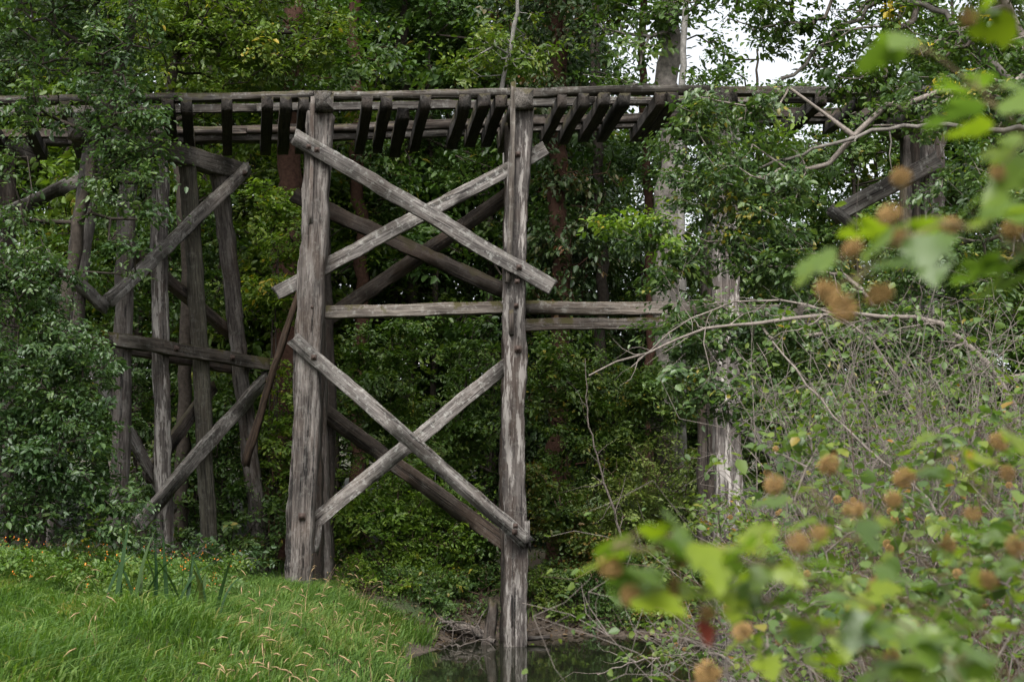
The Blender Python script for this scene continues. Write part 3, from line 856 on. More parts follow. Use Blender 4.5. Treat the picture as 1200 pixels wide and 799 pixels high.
# ------------------------------------------------------------------ tree trunks that stand out
hero("grey_trunk_tree", "big grey-barked tree trunk rising behind the deck with sky beside it", "tree",
     [gbase(784, 32.5), P(784, 400, 32.5), P(785, 150, 32.5), P(788, -120, 32.5), P(790, -330, 32.5)], 0.37, 0.22,
     [px_blob(740, 20, 32.5, 60, 45, 1.6), px_blob(720, 80, 32, 60, 40, 1.4), px_blob(850, -60, 32, 90, 50, 2), px_blob(760, -160, 32, 160, 110, 3), px_blob(830, 20, 32, 40, 25, 1, 0.6)],
     360, 22, 0.34, 0.15, "leaf_mid", "bark_grey", 41, grow_kw=dict(step=0.8, twig=0.011))
hero("pale_stem_tree", "thin pale-barked stem right beside the big grey trunk", "tree",
     [gbase(797, 31.5), P(799, 400, 31.5), P(797, 150, 31.5), P(803, 0, 31.5), P(806, -150, 31.5)], 0.11, 0.06,
     [px_blob(812, -120, 31.5, 60, 60, 1.2), px_blob(818, 90, 31.5, 22, 25, 0.6, 0.6)], 90, 18, 0.3, 0.13, "leaf_mid", "bark_white", 42)
hero("red_trunk_tree", "cedar with a reddish trunk behind the tall post", "tree",
     [gbase(652, 34), P(656, 350, 34), P(655, 100, 34), P(657, -150, 34)], 0.26, 0.17,
     [px_blob(640, 130, 33.5, 50, 60, 1.2), px_blob(690, 240, 33.5, 60, 60, 1.2), px_blob(650, 330, 33.5, 40, 50, 1), px_blob(640, 10, 34, 80, 60, 1.6)],
     260, 26, 0.34, 0.14, "leaf_cedar", "bark_red", 43, leaf_kw=dict(droop=0.7))
hero("slim_birch_tree", "slim pale tree with yellow-green leaves above the deck", "tree",
     [gbase(606, 30.5), P(600, 300, 30.5), P(585, 105, 30.5), P(600, 55, 30.4), P(612, -60, 30.4)], 0.075, 0.04,
     [px_blob(600, 45, 30.3, 45, 40, 0.9), px_blob(560, 70, 30.3, 45, 30, 0.9), px_blob(620, 70, 30.3, 30, 30, 0.6), px_blob(590, -40, 30.3, 80, 50, 1)],
     170, 15, 0.26, 0.12, "leaf_yellow", "bark_white", 44)
hero("brown_trunk_tree", "dark brown trunk standing behind the left main post", "tree",
     [gbase(333, 33), P(334, 400, 33), P(337, 200, 33), P(345, -60, 33), P(350, -200, 33)], 0.34, 0.22,
     [px_blob(340, 30, 33, 90, 60, 1.8), px_blob(400, 90, 32.5, 80, 40, 1.4)], 200, 28, 0.36, 0.14, "leaf_mid", "bark_red", 45)
for i, (px, d, r, bk) in enumerate([(418, 36, 0.2, "bark_red"), (478, 38, 0.16, "bark_dark"), (700, 37, 0.17, "bark_dark"), (505, 38, 0.10, "bark_dark"), (756, 35, 0.13, "bark_red")]):
    rg = np.random.default_rng(460 + i)
    hero("slim_trunk_tree", ["red-brown slim trunk showing between the crossed planks", "dark slim trunk deep in the wood between the main posts", "dark slim trunk right of the tall post", "thin dark trunk seen through the upper cross", "red-brown slim trunk left of the big grey trunk"][i], "tree",
         [gbase(px, d), P(px + 6, 300, d), P(px - 4, 60, d), P(px + 8, -250, d)], r, r * 0.6,
         [px_blob(px, -40, d, 80, 70, 1.5), px_blob(px + 20, 200, d, 50, 60, 1)], 130, 26, 0.36, 0.14, "leaf_dark", bk, 470 + i)

# ------------------------------------------------------------------ far-bank shrubs, each rooted on the ground
def shrub(label, px, d, blobs, n, per, size, leaf, bark, seed, spread=0.2, name="shrub", cat="shrub", leaf_kw=None, group=None, dz=-0.05, sr=0.03, twig=0.004):
    base = gbase(px, d, dz)
    top = max(b[0][2] for b in blobs)
    rg = np.random.default_rng(seed + 999)
    stems = []
    for k in range(4):
        a = rg.uniform(0, 6.28); r = rg.uniform(0.1, 0.3)
        b0 = base + np.array([math.cos(a) * 0.12, math.sin(a) * 0.12, 0])
        tgt = blobs[k % len(blobs)][0]
        stems.append(([b0, b0 * 0.6 + tgt * 0.4 + rg.normal(0, 0.15, 3), tgt * 0.85 + b0 * 0.15], sr, sr * 0.4))
    return hero(name, label, cat, stems[0][0], sr, sr * 0.4, blobs, n, per, spread, size, leaf, bark, seed, roots=stems[1:], wood_name="stems", crown_name="foliage",
                leaf_kw=leaf_kw, grow_kw=dict(step=0.4 if sr > 0.02 else 0.15, twig=twig), group=group)
shrub("bright yellow-green bush under the lower cross of planks", 470, 29.2, [px_blob(470, 590, 29.2, 75, 55, 1.0), px_blob(430, 630, 28.8, 55, 55, 0.8), px_blob(525, 630, 28.9, 60, 60, 0.9), px_blob(475, 675, 28.6, 80, 35, 0.7)], 760, 26, 0.085, "leaf_lime", "twig_brown", 51)
shrub("dark low bush at the water's edge left of the tall post", 552, 28.9, [px_blob(555, 660, 28.8, 40, 45, 0.6), px_blob(500, 700, 28.6, 60, 22, 0.4)], 240, 24, 0.085, "leaf_mid", "twig_brown", 52)
shrub("russet-tinged bush right of the tall post", 660, 29.4, [px_blob(655, 600, 29.6, 45, 50, 0.8), px_blob(680, 650, 29.3, 50, 45, 0.7), px_blob(640, 690, 29, 30, 25, 0.4)], 420, 24, 0.085, "leaf_russet", "twig_brown", 53)
shrub("pale yellow-green bush beside the right post", 775, 30, [px_blob(775, 560, 30, 65, 55, 1.0), px_blob(735, 600, 29.7, 45, 40, 0.7), px_blob(795, 620, 29.6, 50, 45, 0.7)], 520, 28, 0.07, "leaf_pale", "twig_brown", 54, spread=0.16)
shrub("dark bush hanging over the far waterline", 735, 28.9, [px_blob(735, 670, 28.9, 60, 40, 0.5), px_blob(790, 690, 28.8, 40, 35, 0.5)], 260, 24, 0.085, "leaf_dark", "twig_brown", 55)
shrub("yellow-green bush between the left bent and the main post", 322, 30, [px_blob(322, 260, 30, 32, 50, 0.8), px_blob(318, 340, 30, 35, 50, 0.8), px_blob(330, 520, 29.8, 35, 90, 0.8)], 360, 24, 0.10, "leaf_lime", "bark_dark", 56)
shrub("mid green thicket filling the gap between the main posts", 440, 31.5, [px_blob(430, 470, 31.5, 55, 60, 1.0), px_blob(500, 510, 31.3, 60, 55, 1.0), px_blob(560, 460, 31.5, 45, 80, 1.0), px_blob(460, 410, 32, 60, 40, 0.9)], 620, 26, 0.10, "leaf_mid", "bark_dark", 57)
shrub("dark green thicket behind the beams right of the tall post", 680, 31.5, [px_blob(660, 440, 31.5, 45, 60, 1.0), px_blob(710, 480, 31.2, 60, 60, 1.0), px_blob(690, 540, 31, 60, 50, 0.9), px_blob(760, 470, 31, 50, 50, 0.9)], 620, 26, 0.10, "leaf_mid", "bark_dark", 58)
shrub("dark bush behind the feet of the left bent", 260, 30, [px_blob(265, 520, 30, 50, 70, 0.8), px_blob(220, 580, 29.6, 60, 50, 0.7), px_blob(300, 610, 29.3, 50, 50, 0.6)], 460, 26, 0.09, "leaf_dark", "bark_dark", 59)
shrub("dark bush seen through the left bent's upper posts", 180, 31, [px_blob(150, 300, 31, 90, 80, 1.0), px_blob(240, 300, 31, 50, 90, 1.0), px_blob(160, 450, 31, 90, 90, 1.0)], 620, 26, 0.10, "leaf_dark", "bark_dark", 60)
shrub("green bush on the right bank behind the right post", 930, 30, [px_blob(920, 480, 30, 60, 90, 1.0), px_blob(1000, 420, 30, 80, 90, 1.0), px_blob(1100, 380, 30, 90, 90, 1.0), px_blob(900, 600, 29, 60, 60, 0.8)], 640, 26, 0.10, "leaf_mid", "bark_dark", 61)
for i, (px, d, rx, ry, lf, lab) in enumerate([
    (432, 27.3, 45, 30, "leaf_lime", "bright low bush on the slope right of the main post"),
    (478, 27.6, 45, 26, "leaf_dark", "dark low bush on the slope above the drift branches"),
    (420, 28.0, 40, 26, "leaf_dark", "low dark bush just right of the main post's foot"),
    (505, 28.3, 45, 26, "leaf_mid", "low bush above the driftwood"),
    (565, 28.6, 36, 28, "leaf_dark", "low dark bush close behind the tall post's left side"),
    (640, 28.7, 36, 24, "leaf_yellow", "grass-green tussock bush right of the tall post's foot"),
    (700, 28.6, 45, 26, "leaf_dark", "low dark bush over the far mud"),
    (770, 28.5, 50, 30, "leaf_russet", "low russet bush left of the right post's foot"),
    (835, 28.4, 45, 34, "leaf_mid", "low bush at the foot of the right post")]):
    d -= 0.55
    shrub(lab, px, d, [px_blob(px, 698 - ry * 0.3, d, rx, ry * 1.1, 0.5), px_blob(px + 14, 724, d - 0.45, rx * 0.9, 14, 0.4, 0.9)], 210, 20, 0.075, lf, "twig_brown", 600 + i, spread=0.15)
# left foreground bushes
LBK = dict(tilt=0.55, droop=0.35)
shrub("dense dark blue-green bush at the left edge", 20, 20.5, [px_blob(25, 330, 20.6, 55, 55, 0.7), px_blob(20, 420, 20.4, 75, 65, 0.8), px_blob(85, 430, 20.6, 45, 55, 0.6), px_blob(75, 520, 20.2, 60, 60, 0.7), px_blob(15, 560, 20, 60, 60, 0.7), px_blob(110, 590, 20.3, 45, 40, 0.5)], 1050, 22, 0.078, "leaf_blue", "bark_dark", 62, spread=0.17, leaf_kw=LBK)
shrub("grey-green low bush in front of the left bent's feet", 180, 23.2, [px_blob(160, 635, 23.2, 35, 35, 0.45), px_blob(232, 645, 23.4, 35, 26, 0.4), px_blob(125, 645, 23, 40, 35, 0.4), px_blob(280, 655, 23.8, 30, 18, 0.4)], 190, 12, 0.075, "leaf_blue", "twig", 63, spread=0.15)
hero("draped_tree", "leafy blue-green tree draping its boughs over the left end of the deck", "tree",
     [gbase(45, 22.3), P(60, 500, 22.3), P(92, 250, 22.4), P(140, 90, 22.5), P(160, 10, 22.6), P(170, -150, 22.8)], 0.13, 0.07,
     [px_blob(50, 40, 22.6, 80, 60, 1.1), px_blob(130, 60, 22.3, 60, 60, 0.9), px_blob(140, 145, 22.0, 52, 48, 0.6, 1.5), px_blob(125, 220, 21.9, 35, 45, 0.5), px_blob(175, 215, 21.9, 22, 45, 0.4),
      px_blob(150, 300, 21.9, 30, 40, 0.4, 0.7), px_blob(30, 130, 22.2, 50, 40, 0.7, 0.35), px_blob(15, 230, 21.8, 30, 60, 0.5), px_blob(100, -80, 22.6, 160, 80, 1.6)],
     950, 20, 0.19, 0.085, "leaf_blue", "bark_dark", 64, leaf_kw=LBK, grow_kw=dict(step=0.5, twig=0.006))
hero("yellow_maple_tree", "yellow-green tree above the left stretch of deck", "tree",
     [gbase(215, 29.4), P(220, 300, 29.4), P(200, 100, 29.4), P(225, 0, 29.4), P(240, -180, 29.4)], 0.15, 0.08,
     [px_blob(240, 50, 29.2, 75, 55, 1.2), px_blob(310, 70, 29.4, 60, 40, 1.1), px_blob(200, 20, 29.2, 70, 50, 1.2), px_blob(280, -50, 29.4, 130, 60, 1.6), px_blob(235, 105, 29, 30, 30, 0.6), px_blob(380, 60, 30, 40, 50, 0.8)],
     720, 22, 0.22, 0.11, "leaf_yellow", "bark_dark", 65, grow_kw=dict(step=0.6, twig=0.007))

# right-hand trees in front of the deck
RK = dict(tilt=0.6, droop=0.4)
hero("alder_tree", "leafy alder whose boughs hide the trestle on the right", "tree",
     [gbase(1330, 17.8), P(1325, 500, 17.9), P(1300, 300, 18.0), P(1270, 120, 18.2), P(1240, -60, 18.4)], 0.12, 0.06,
     [px_blob(830, 150, 18.6, 55, 40, 0.6), px_blob(850, 215, 18.4, 75, 45, 0.6), px_blob(912, 205, 18.6, 60, 45, 0.6), px_blob(880, 290, 18.2, 80, 45, 0.6), px_blob(745, 268, 18.3, 38, 24, 0.4, 0.8),
      px_blob(940, 322, 18.4, 55, 40, 0.6), px_blob(825, 380, 18.0, 60, 35, 0.5), px_blob(830, 455, 17.9, 55, 40, 0.5), px_blob(900, 385, 18.0, 55, 35, 0.5), px_blob(1060, 310, 18.5, 55, 30, 0.6, 0.7),
      px_blob(1145, 250, 18.4, 60, 80, 0.8, 0.8), px_blob(790, 320, 18.2, 35, 30, 0.4, 0.7), px_blob(890, 120, 18.6, 45, 25, 0.5, 0.5), px_blob(1120, 120, 18.4, 80, 45, 0.6), px_blob(1090, 350, 18.2, 80, 60, 0.6), px_blob(1090, 430, 18.0, 70, 45, 0.6), px_blob(990, 400, 18.0, 60, 50, 0.5), px_blob(950, 470, 17.8, 70, 45, 0.5)],
     1650, 22, 0.15, 0.078, "leaf_alder", "twig", 166, leaf_kw=RK, grow_kw=dict(step=0.45, twig=0.0028, sag=0.03, expo=0.45))
hero("overhanging_tree", "tree with pale boughs and scattered yellow leaves in the upper right corner", "tree",
     [gbase(1290, 22.5), P(1270, 400, 22.5), P(1235, 150, 22.6), P(1180, -10, 22.8), P(1040, -90, 23)], 0.11, 0.05,
     [px_blob(890, 25, 23.5, 60, 35, 0.8, 0.8), px_blob(985, 85, 23.2, 60, 25, 0.7), px_blob(985, 40, 23.3, 70, 40, 0.9), px_blob(1080, 60, 23, 80, 55, 1.0), px_blob(1170, 60, 22.8, 60, 70, 1.0), px_blob(1060, 130, 22.8, 70, 30, 0.7, 0.8),
      px_blob(870, -30, 23.5, 100, 40, 1.2), px_blob(1050, -60, 23, 160, 60, 1.5), px_blob(1180, 180, 22.6, 60, 60, 0.8)],
     840, 16, 0.20, 0.105, "leaf_mid", "twig", 67, leaf_kw=RK, grow_kw=dict(step=0.5, twig=0.0065))

M["leaf_gold"] = leaf_mat("golden_leaf", [(0.0, (0.30, 0.27, 0.03)), (1.0, (0.50, 0.36, 0.03))], patch=0.3)
_ov = [o for o in col.objects if o.name == "overhanging_tree"][0]
_rg = np.random.default_rng(69)
_t = blob_points([px_blob(1128, 92, 22.4, 9, 9, 0.2), px_blob(1083, 62, 22.5, 9, 8, 0.2), px_blob(1050, 8, 22.6, 14, 9, 0.2), px_blob(1090, 100, 22.4, 6, 8, 0.2), px_blob(1150, 25, 22.4, 10, 8, 0.2)], 26, _rg) - np.array(_ov.location)
_v, _q, _r = leafy(_t, _rg, 4, 0.07, 0.12)
link("golden_leaves", mesh("golden_leaves", _v, _q, mat=M["leaf_gold"], attr=_r), _ov)["label"] = "yellow autumn leaves"
_al = [o for o in col.objects if o.name == "alder_tree"][0]
_rg = np.random.default_rng(70)
_t = blob_points([px_blob(712, 266, 18.1, 22, 14, 0.3), px_blob(748, 258, 18.1, 30, 18, 0.3), px_blob(788, 285, 18.0, 25, 22, 0.3), px_blob(900, 150, 18.3, 40, 20, 0.3, 0.5)], 85, _rg) - np.array(_al.location)
_v, _q, _r = leafy(_t, _rg, 10, 0.12, 0.082)
link("yellowing_leaves", mesh("yellowing_leaves", _v, _q, mat=M["leaf_lime"], attr=_r), _al)["label"] = "yellow-green leaves at the bough tips"
# ------------------------------------------------------------------ bramble thicket on the right bank
def bramble(label, seed, px, d, wx_, hpx, n, per_leaf, leaf, twig="twig", lsize=0.05, name="bramble_bush", tw=0.006, depth=1.2):
    """tangle of arching canes with few leaves; rooted round (px, d)"""
    rg = np.random.default_rng(seed)
    base = gbase(px, d, 0.0)
    A, B, RA, RB, tg = [], [], [], [], []
    for _ in range(n):
        bx = base[0] + rg.normal(0, 0.5) * wx_ * d / K; by = base[1] + rg.normal(0, depth * 0.5)
        bz = ground_at((bx, by)) - 0.03
        if shore(bx, by) < 0.15: continue
        h = (600 - hpx) / K * d + 2.3 - bz
        h *= rg.uniform(0.35, 1.05)
        ang = rg.uniform(0, 2 * math.pi); reach = rg.uniform(0.3, 1.5)
        m = 9
        s = np.linspace(0, 1, m)
        x = bx + math.cos(ang) * reach * s ** 1.6; y = by + math.sin(ang) * reach * 0.6 * s ** 1.6
        z = bz + h * (1.25 * s - 0.45 * s ** 3 * rg.uniform(0.5, 1.3))
        p = np.stack([x, y, z], -1); p[1:] += rg.normal(0, 0.035, (m - 1, 3))
        r = np.linspace(tw * rg.uniform(0.8, 1.5), tw * 0.35, m)
        A.append(p[:-1]); B.append(p[1:]); RA.append(r[:-1]); RB.append(r[1:])
        for k in range(rg.integers(4, 9)):
            i = rg.integers(2, m); L = rg.uniform(0.15, 0.6)
            dv = nrm(rg.normal(0, 1, 3) + np.array([0, 0, 0.2]))
            q1 = p[i] + dv * L * 0.5 + rg.normal(0, 0.03, 3); q2 = q1 + nrm(dv + rg.normal(0, 0.5, 3)) * L * 0.5
            A.append(np.stack([p[i], q1])); B.append(np.stack([q1, q2])); RA.append(np.array([tw * 0.45, tw * 0.35])); RB.append(np.array([tw * 0.35, tw * 0.2]))
            tg.append(q2); tg.append(q1)
    A, B, RA, RB = (np.concatenate(v) for v in (A, B, RA, RB))
    v, q = tubes(A - base, B - base, RA, RB, 3)
    e = empty(name, base, label, "bush")
    link("canes", mesh("canes", v, q, mat=M[twig], smooth=True), e)["kind"] = "stuff"
    if per_leaf > 0:
        lv, lq, lr = leafy(np.array(tg) - base, rg, per_leaf, 0.09, lsize, width=0.75)
        link("foliage", mesh("foliage", lv, lq, mat=M[leaf], attr=lr), e)["kind"] = "stuff"
    return e
bramble("leafless grey bramble tangle beneath the alder boughs", 71, 1045, 13.0, 150, 345, 380, 1.5, "leaf_shrub", lsize=0.055, depth=1.6, tw=0.007)
bramble("grey-brown bramble tangle with small leaves at the right edge", 72, 1140, 10.5, 160, 345, 360, 1.6, "leaf_shrub", "twig", 0.05)
bramble("leafy bramble low in the thicket behind the blurred shrub", 73, 1040, 8.5, 260, 500, 300, 1.8, "leaf_shrub", "twig_brown", 0.045)
bramble("green bramble sprawling at the creek edge below the right post", 74, 950, 11.5, 75, 560, 110, 2.6, "leaf_shrub", "twig", 0.05)
bramble("dead grey canes tangled through the lower right of the thicket", 76, 1090, 6.5, 300, 560, 210, 0.4, "leaf_shrub", "twig", 0.04, tw=0.0045)
bramble("dry bramble skeleton leaning over the water at the bottom", 75, 850, 13.5, 90, 725, 30, 0.3, "leaf_shrub", "twig", 0.05)

def bough(label, ctrl, r0, r1, seed, nt=14, mat="twig", name="dead_branch", tl=0.7):
    """bare branch with side twigs"""
    rg = np.random.default_rng(seed)
    pp = smooth_path(ctrl, 26); n = len(pp)
    pp[1:-1] += rg.normal(0, r0 * 0.5, (n - 2, 3))
    parts = [tube_path(pp, np.linspace(r0, r1, n), 7, 0.08, rg)]
    A, B, RA, RB = [], [], [], []
    for _ in range(nt):
        i = rg.integers(3, n - 1); d = nrm(pp[min(i + 1, n - 1)] - pp[i - 1])
        dv = nrm(d * 0.7 + rg.normal(0, 0.7, 3)); L = rg.uniform(0.3, 1.0) * tl
        a = pp[i]; r = np.interp(i, [0, n - 1], [r0, r1]) * 0.5
        for k in range(4):
            b = a + dv * L / 4; dv = nrm(dv + rg.normal(0, 0.3, 3))
            A.append(a); B.append(b); RA.append(r * (1 - k / 5)); RB.append(r * (1 - (k + 1) / 5)); a = b
    parts.append(tubes(np.array(A), np.array(B), np.array(RA), np.array(RB), 4))
    v, q = merge(parts)
    base = np.asarray(ctrl[0], float)
    o = link(name, mesh(name, v - base, q, mat=M[mat], smooth=True), None, base)
    return tag(o, label, "branch")
bough("long bare grey branch arching in front of the mossy beams", [gbase(1215, 13), P(1190, 460, 13), P(1130, 385, 13), P(1060, 366, 13), P(960, 368, 13), P(860, 378, 13), P(770, 405, 13.1), P(690, 440, 13.2)], 0.040, 0.008, 81, 34)
bough("thin bare branch curving above the long grey branch", [gbase(1120, 13.8), P(1080, 480, 13.8), P(1000, 372, 13.7), P(920, 350, 13.7), P(850, 352, 13.8), P(790, 385, 13.9), P(740, 430, 14)], 0.026, 0.006, 82, 28)
bough("pale dead branch slanting down through the bramble", [gbase(1120, 9.8), P(1100, 590, 9.8), P(1010, 520, 9.9), P(960, 470, 10), P(905, 400, 10.2)], 0.018, 0.006, 83, 12, tl=0.5)
bough("thick moss-grown limb below the right end of the deck", [P(1278, 160, 18.16), P(1180, 150, 18.1), P(1100, 143, 18.1), P(1040, 150, 18.2), P(980, 165, 18.3), P(915, 188, 18.4), P(860, 205, 18.4)], 0.045, 0.014, 84, 10, "bark_grey", "alder_limb")
bough("pale limb slanting across the sky gap at the top right", [P(1200, 110, 22.7), P(1100, 10, 22.9), P(1035, -5, 23.2), P(990, 30, 23.3), P(945, 70, 23.4), P(915, 92, 23.5)], 0.06, 0.03, 85, 10, "bark_grey", "pale_limb")
bough("grey drift branch with bare twigs in the shallows left of the tall post", [P(580, 752, 25.4), P(545, 735, 25.9), P(520, 728, 26.3), P(490, 742, 26.4), P(462, 738, 26.8)], 0.05, 0.012, 86, 20, "drift", "drift_branch", tl=1.0)
bough("dead forked branch trailing in the water at the left of the creek", [P(470, 745, 26.2), P(505, 755, 25.2), P(540, 757, 24.6), P(575, 745, 24.9)], 0.035, 0.01, 87, 14, "drift", "drift_branch", tl=0.8)
bough("bare grey branches reaching over the water at the bottom edge", [gbase(900, 13.2), P(860, 770, 13.5), P(810, 765, 13.8), P(750, 772, 14.2), P(700, 790, 14.6)], 0.02, 0.006, 88, 14, "twig", "dead_branch", tl=0.9)
bough("hanging dead twig behind the tall post on the right", [gbase(745, 28.9), P(720, 600, 28.8), P(690, 500, 28.6), P(686, 420, 28.6)], 0.035, 0.008, 89, 18, "twig", "dead_branch", tl=1.0)

# ------------------------------------------------------------------ grass, iris, flowers on the left bank
def blades(n_tuft, per, region, hgt, width, rg, lean=0.5, curve=0.55, clump=0.10, accept=None):
    x = rg.uniform(region[0], region[1], n_tuft); y = rg.uniform(region[2], region[3], n_tuft)
    s = shore(x, y)
    ok = (s > 0.25) & (x < 3)
    if accept is not None: ok &= accept(x, y, s)
    x, y, s = x[ok], y[ok], s[ok]
    n = len(x)
    k = per
    X = np.repeat(x, k) + rg.normal(0, clump, n * k); Y = np.repeat(y, k) + rg.normal(0, clump, n * k)
    Z = ground(X, Y) - 0.02
    big = 0.75 + 0.35 * np.sin(x * 1.3 + y * 0.8) * np.sin(y * 1.1 - x * 0.6) + rg.normal(0, 0.14, n)
    H = hgt * np.repeat(np.clip(big, 0.35, 1.5), k) * rg.uniform(0.55, 1.15, n * k)
    ta = np.repeat(rg.normal(0.3, 1.1, n) + 0.9 * np.sin(x * 0.7 + y * 0.5), k) + rg.normal(0, 0.8, n * k)
    L = H * rg.uniform(0.2, 1.0, n * k) * lean
    dx, dy = np.cos(ta), np.sin(ta)
    w = width * rg.uniform(0.6, 1.3, n * k)
    sa = rg.uniform(0, math.pi, n * k); sx_, sy_ = np.cos(sa), np.sin(sa)
    def pt(f, wf):
        lx = L * f ** 1.8
        z = Z + H * (f - curve * 0.45 * f ** 3)
        c = np.stack([X + dx * lx, Y + dy * lx, z], -1)
        o = np.stack([sx_, sy_, sx_ * 0], -1) * (w * wf / 2)[:, None]
        return c - o, c + o
    a0, a1 = pt(0.0, 0.9); b0, b1 = pt(0.55, 1.0); t0, _ = pt(1.0, 0.0)
    v = np.stack([a0, a1, b1, b0, t0], 1)
    i = np.arange(n * k)[:, None] * 5
    q = i + np.array([0, 1, 2, 3]); t = i + np.array([3, 2, 4])
    r = np.clip(0.55 * rg.uniform(0, 1, n * k) + 0.45 * np.repeat(rg.uniform(0, 1, n), k), 0, 1)
    tip = np.stack([X + dx * L, Y + dy * L, Z + H * (1 - curve * 0.45)], -1)
    return v.reshape(-1, 3), q, t, np.concatenate([r, r]), tip, np.stack([dx, dy], -1)
rg = np.random.default_rng(91)
vis = lambda x, y, s: (np.abs(x / y) < 0.55) & (x < 0.6)
v, q, t, r, tip, _ = blades(20500, 12, (-11.5, 0.5, 5.5, 25.5), 0.55, 0.015, rg, lean=0.95, curve=0.95, accept=lambda x, y, s: vis(x, y, s) & (s < 9))
gr = link("grass", mesh("grass", v, q, t, mat=M["grass"], attr=r))
tag(gr, "lush bright green grass covering the left bank", "grass", kind="stuff")
v, q, t, r, tip, dr = blades(520, 8, (-6, 6, 26.2, 30.5), 0.34, 0.018, rg, accept=lambda x, y, s: (s > 0.3))
tag(link("bank_grass", mesh("bank_grass", v, q, t, mat=M["grass"], attr=r)), "thin grass along the far waterline", "grass", kind="stuff")
# seed-bearing grass: stalk plus a soft drooping head
def seed_grass(n, region, rg, accept):
    v, q, t, r, tip, dr = blades(n, 1, region, 0.85, 0.006, rg, lean=0.55, curve=0.4, clump=0.05, accept=accept)
    m = len(tip)
    d = nrm(np.concatenate([dr, rg.normal(-0.12, 0.25, (m, 1))], 1))
    A = tip; B = tip + d * 0.06; C = B + nrm(d + np.array([0, 0, -0.4])) * 0.07
    rr = rg.uniform(0.006, 0.010, m)
    v1, q1 = tubes(A, B, rr * 0.5, rr, 4); v2, q2 = tubes(B, C, rr, rr * 0.25, 4)
    V, Qd = merge([(v, q), (v1, q1), (v2, q2)])
    return mesh("seed_grass", V, Qd, t, mat=M["straw"])
tag(link("seed_grass", seed_grass(1300, (-9, 0.4, 10, 25), rg, lambda x, y, s: vis(x, y, s) & ((s < 1.7) | (np.sin(x * 3 + y) > 0.93)) & (s < 6))),
    "straw-coloured seed heads nodding over the grass at the bank edge", "grass", kind="stuff")
# leafy weeds with orange flowers behind the grass, far left
rg = np.random.default_rng(92)
wx0 = rg.uniform(-9.5, -4.2, 1500); wy0 = rg.uniform(18.5, 24.0, 1500)
wz0 = ground(wx0, wy0)
keep = (wx0 / wy0 < -0.17 + 0.03 * np.sin(wy0 * 2))
tg = np.stack([wx0, wy0, wz0 + rg.uniform(0.15, 0.60, 1500)], -1)[keep]
lv, lq, lr = leafy(tg, rg, 20, 0.12, 0.055, width=0.55)
tag(link("jewelweed", mesh("jewelweed", lv, lq, mat=M["weed"], attr=lr)), "bright green leafy weeds at the foot of the left bush", "weeds", kind="stuff")
ft = tg[rg.random(len(tg)) < 0.20] + np.array([0, -0.1, 0.12])
fv, fq = leaf_arrays(np.repeat(ft, 3, 0) + rg.normal(0, 0.02, (len(ft) * 3, 3)), rg.normal(0, 1, (len(ft) * 3, 3)), rg.normal(0, 1, (len(ft) * 3, 3)), np.full(len(ft) * 3, 0.024), 0.9)
tag(link("orange_flowers", mesh("orange_flowers", fv, fq, mat=M["flower"])), "tiny orange flowers dotted over the weeds on the left", "flowers", kind="stuff")
# iris clumps: every blade a part
def iris_blade(L, w, bend, rg):
    m = 7; s = np.linspace(0, 1, m)
    z = L * (s - 0.25 * bend * s ** 3); x = L * 0.55 * bend * s ** 2.2
    ww = w * np.array([0.8, 1, 1, 0.95, 0.8, 0.5, 0.03]) / 2
    v = np.concatenate([np.stack([x, -ww, z], -1), np.stack([x + 0.006, ww * 0, z], -1), np.stack([x, ww, z], -1)])
    i = np.arange(m - 1)
    q = np.concatenate([np.stack([i, i + m, i + m + 1, i + 1], -1), np.stack([i + m, i + 2 * m, i + 2 * m + 1, i + m + 1], -1)])
    return mesh("blade", v, q, mat=M["iris"], smooth=True, attr=np.full(len(q), rg.uniform(0, 1)))
rg = np.random.default_rng(93)
BL = [iris_blade(rg.uniform(0.75, 1.05), rg.uniform(0.040, 0.055), b, rg) for b in (0.1, 0.25, 0.4, 0.55, 0.8, 1.1)]
for lab, px, d, n in (("clump of dark sword-shaped iris leaves left of centre on the bank", 168, 16.5, 11), ("taller clump of iris leaves nearer the main post", 232, 17.0, 14)):
    b = gbase(px, d, 0.0)
    e = empty("iris_clump", b, lab, "plant")
    for k in range(n):
        o = link("blade", BL[rg.integers(0, 6)], e, (rg.normal(0, 0.22), rg.normal(0, 0.16), 0))
        o.rotation_euler = (rg.normal(0, 0.10), rg.normal(0, 0.10), rg.uniform(0, 6.28)); s = rg.uniform(0.85, 1.2); o.scale = (s, s, s)

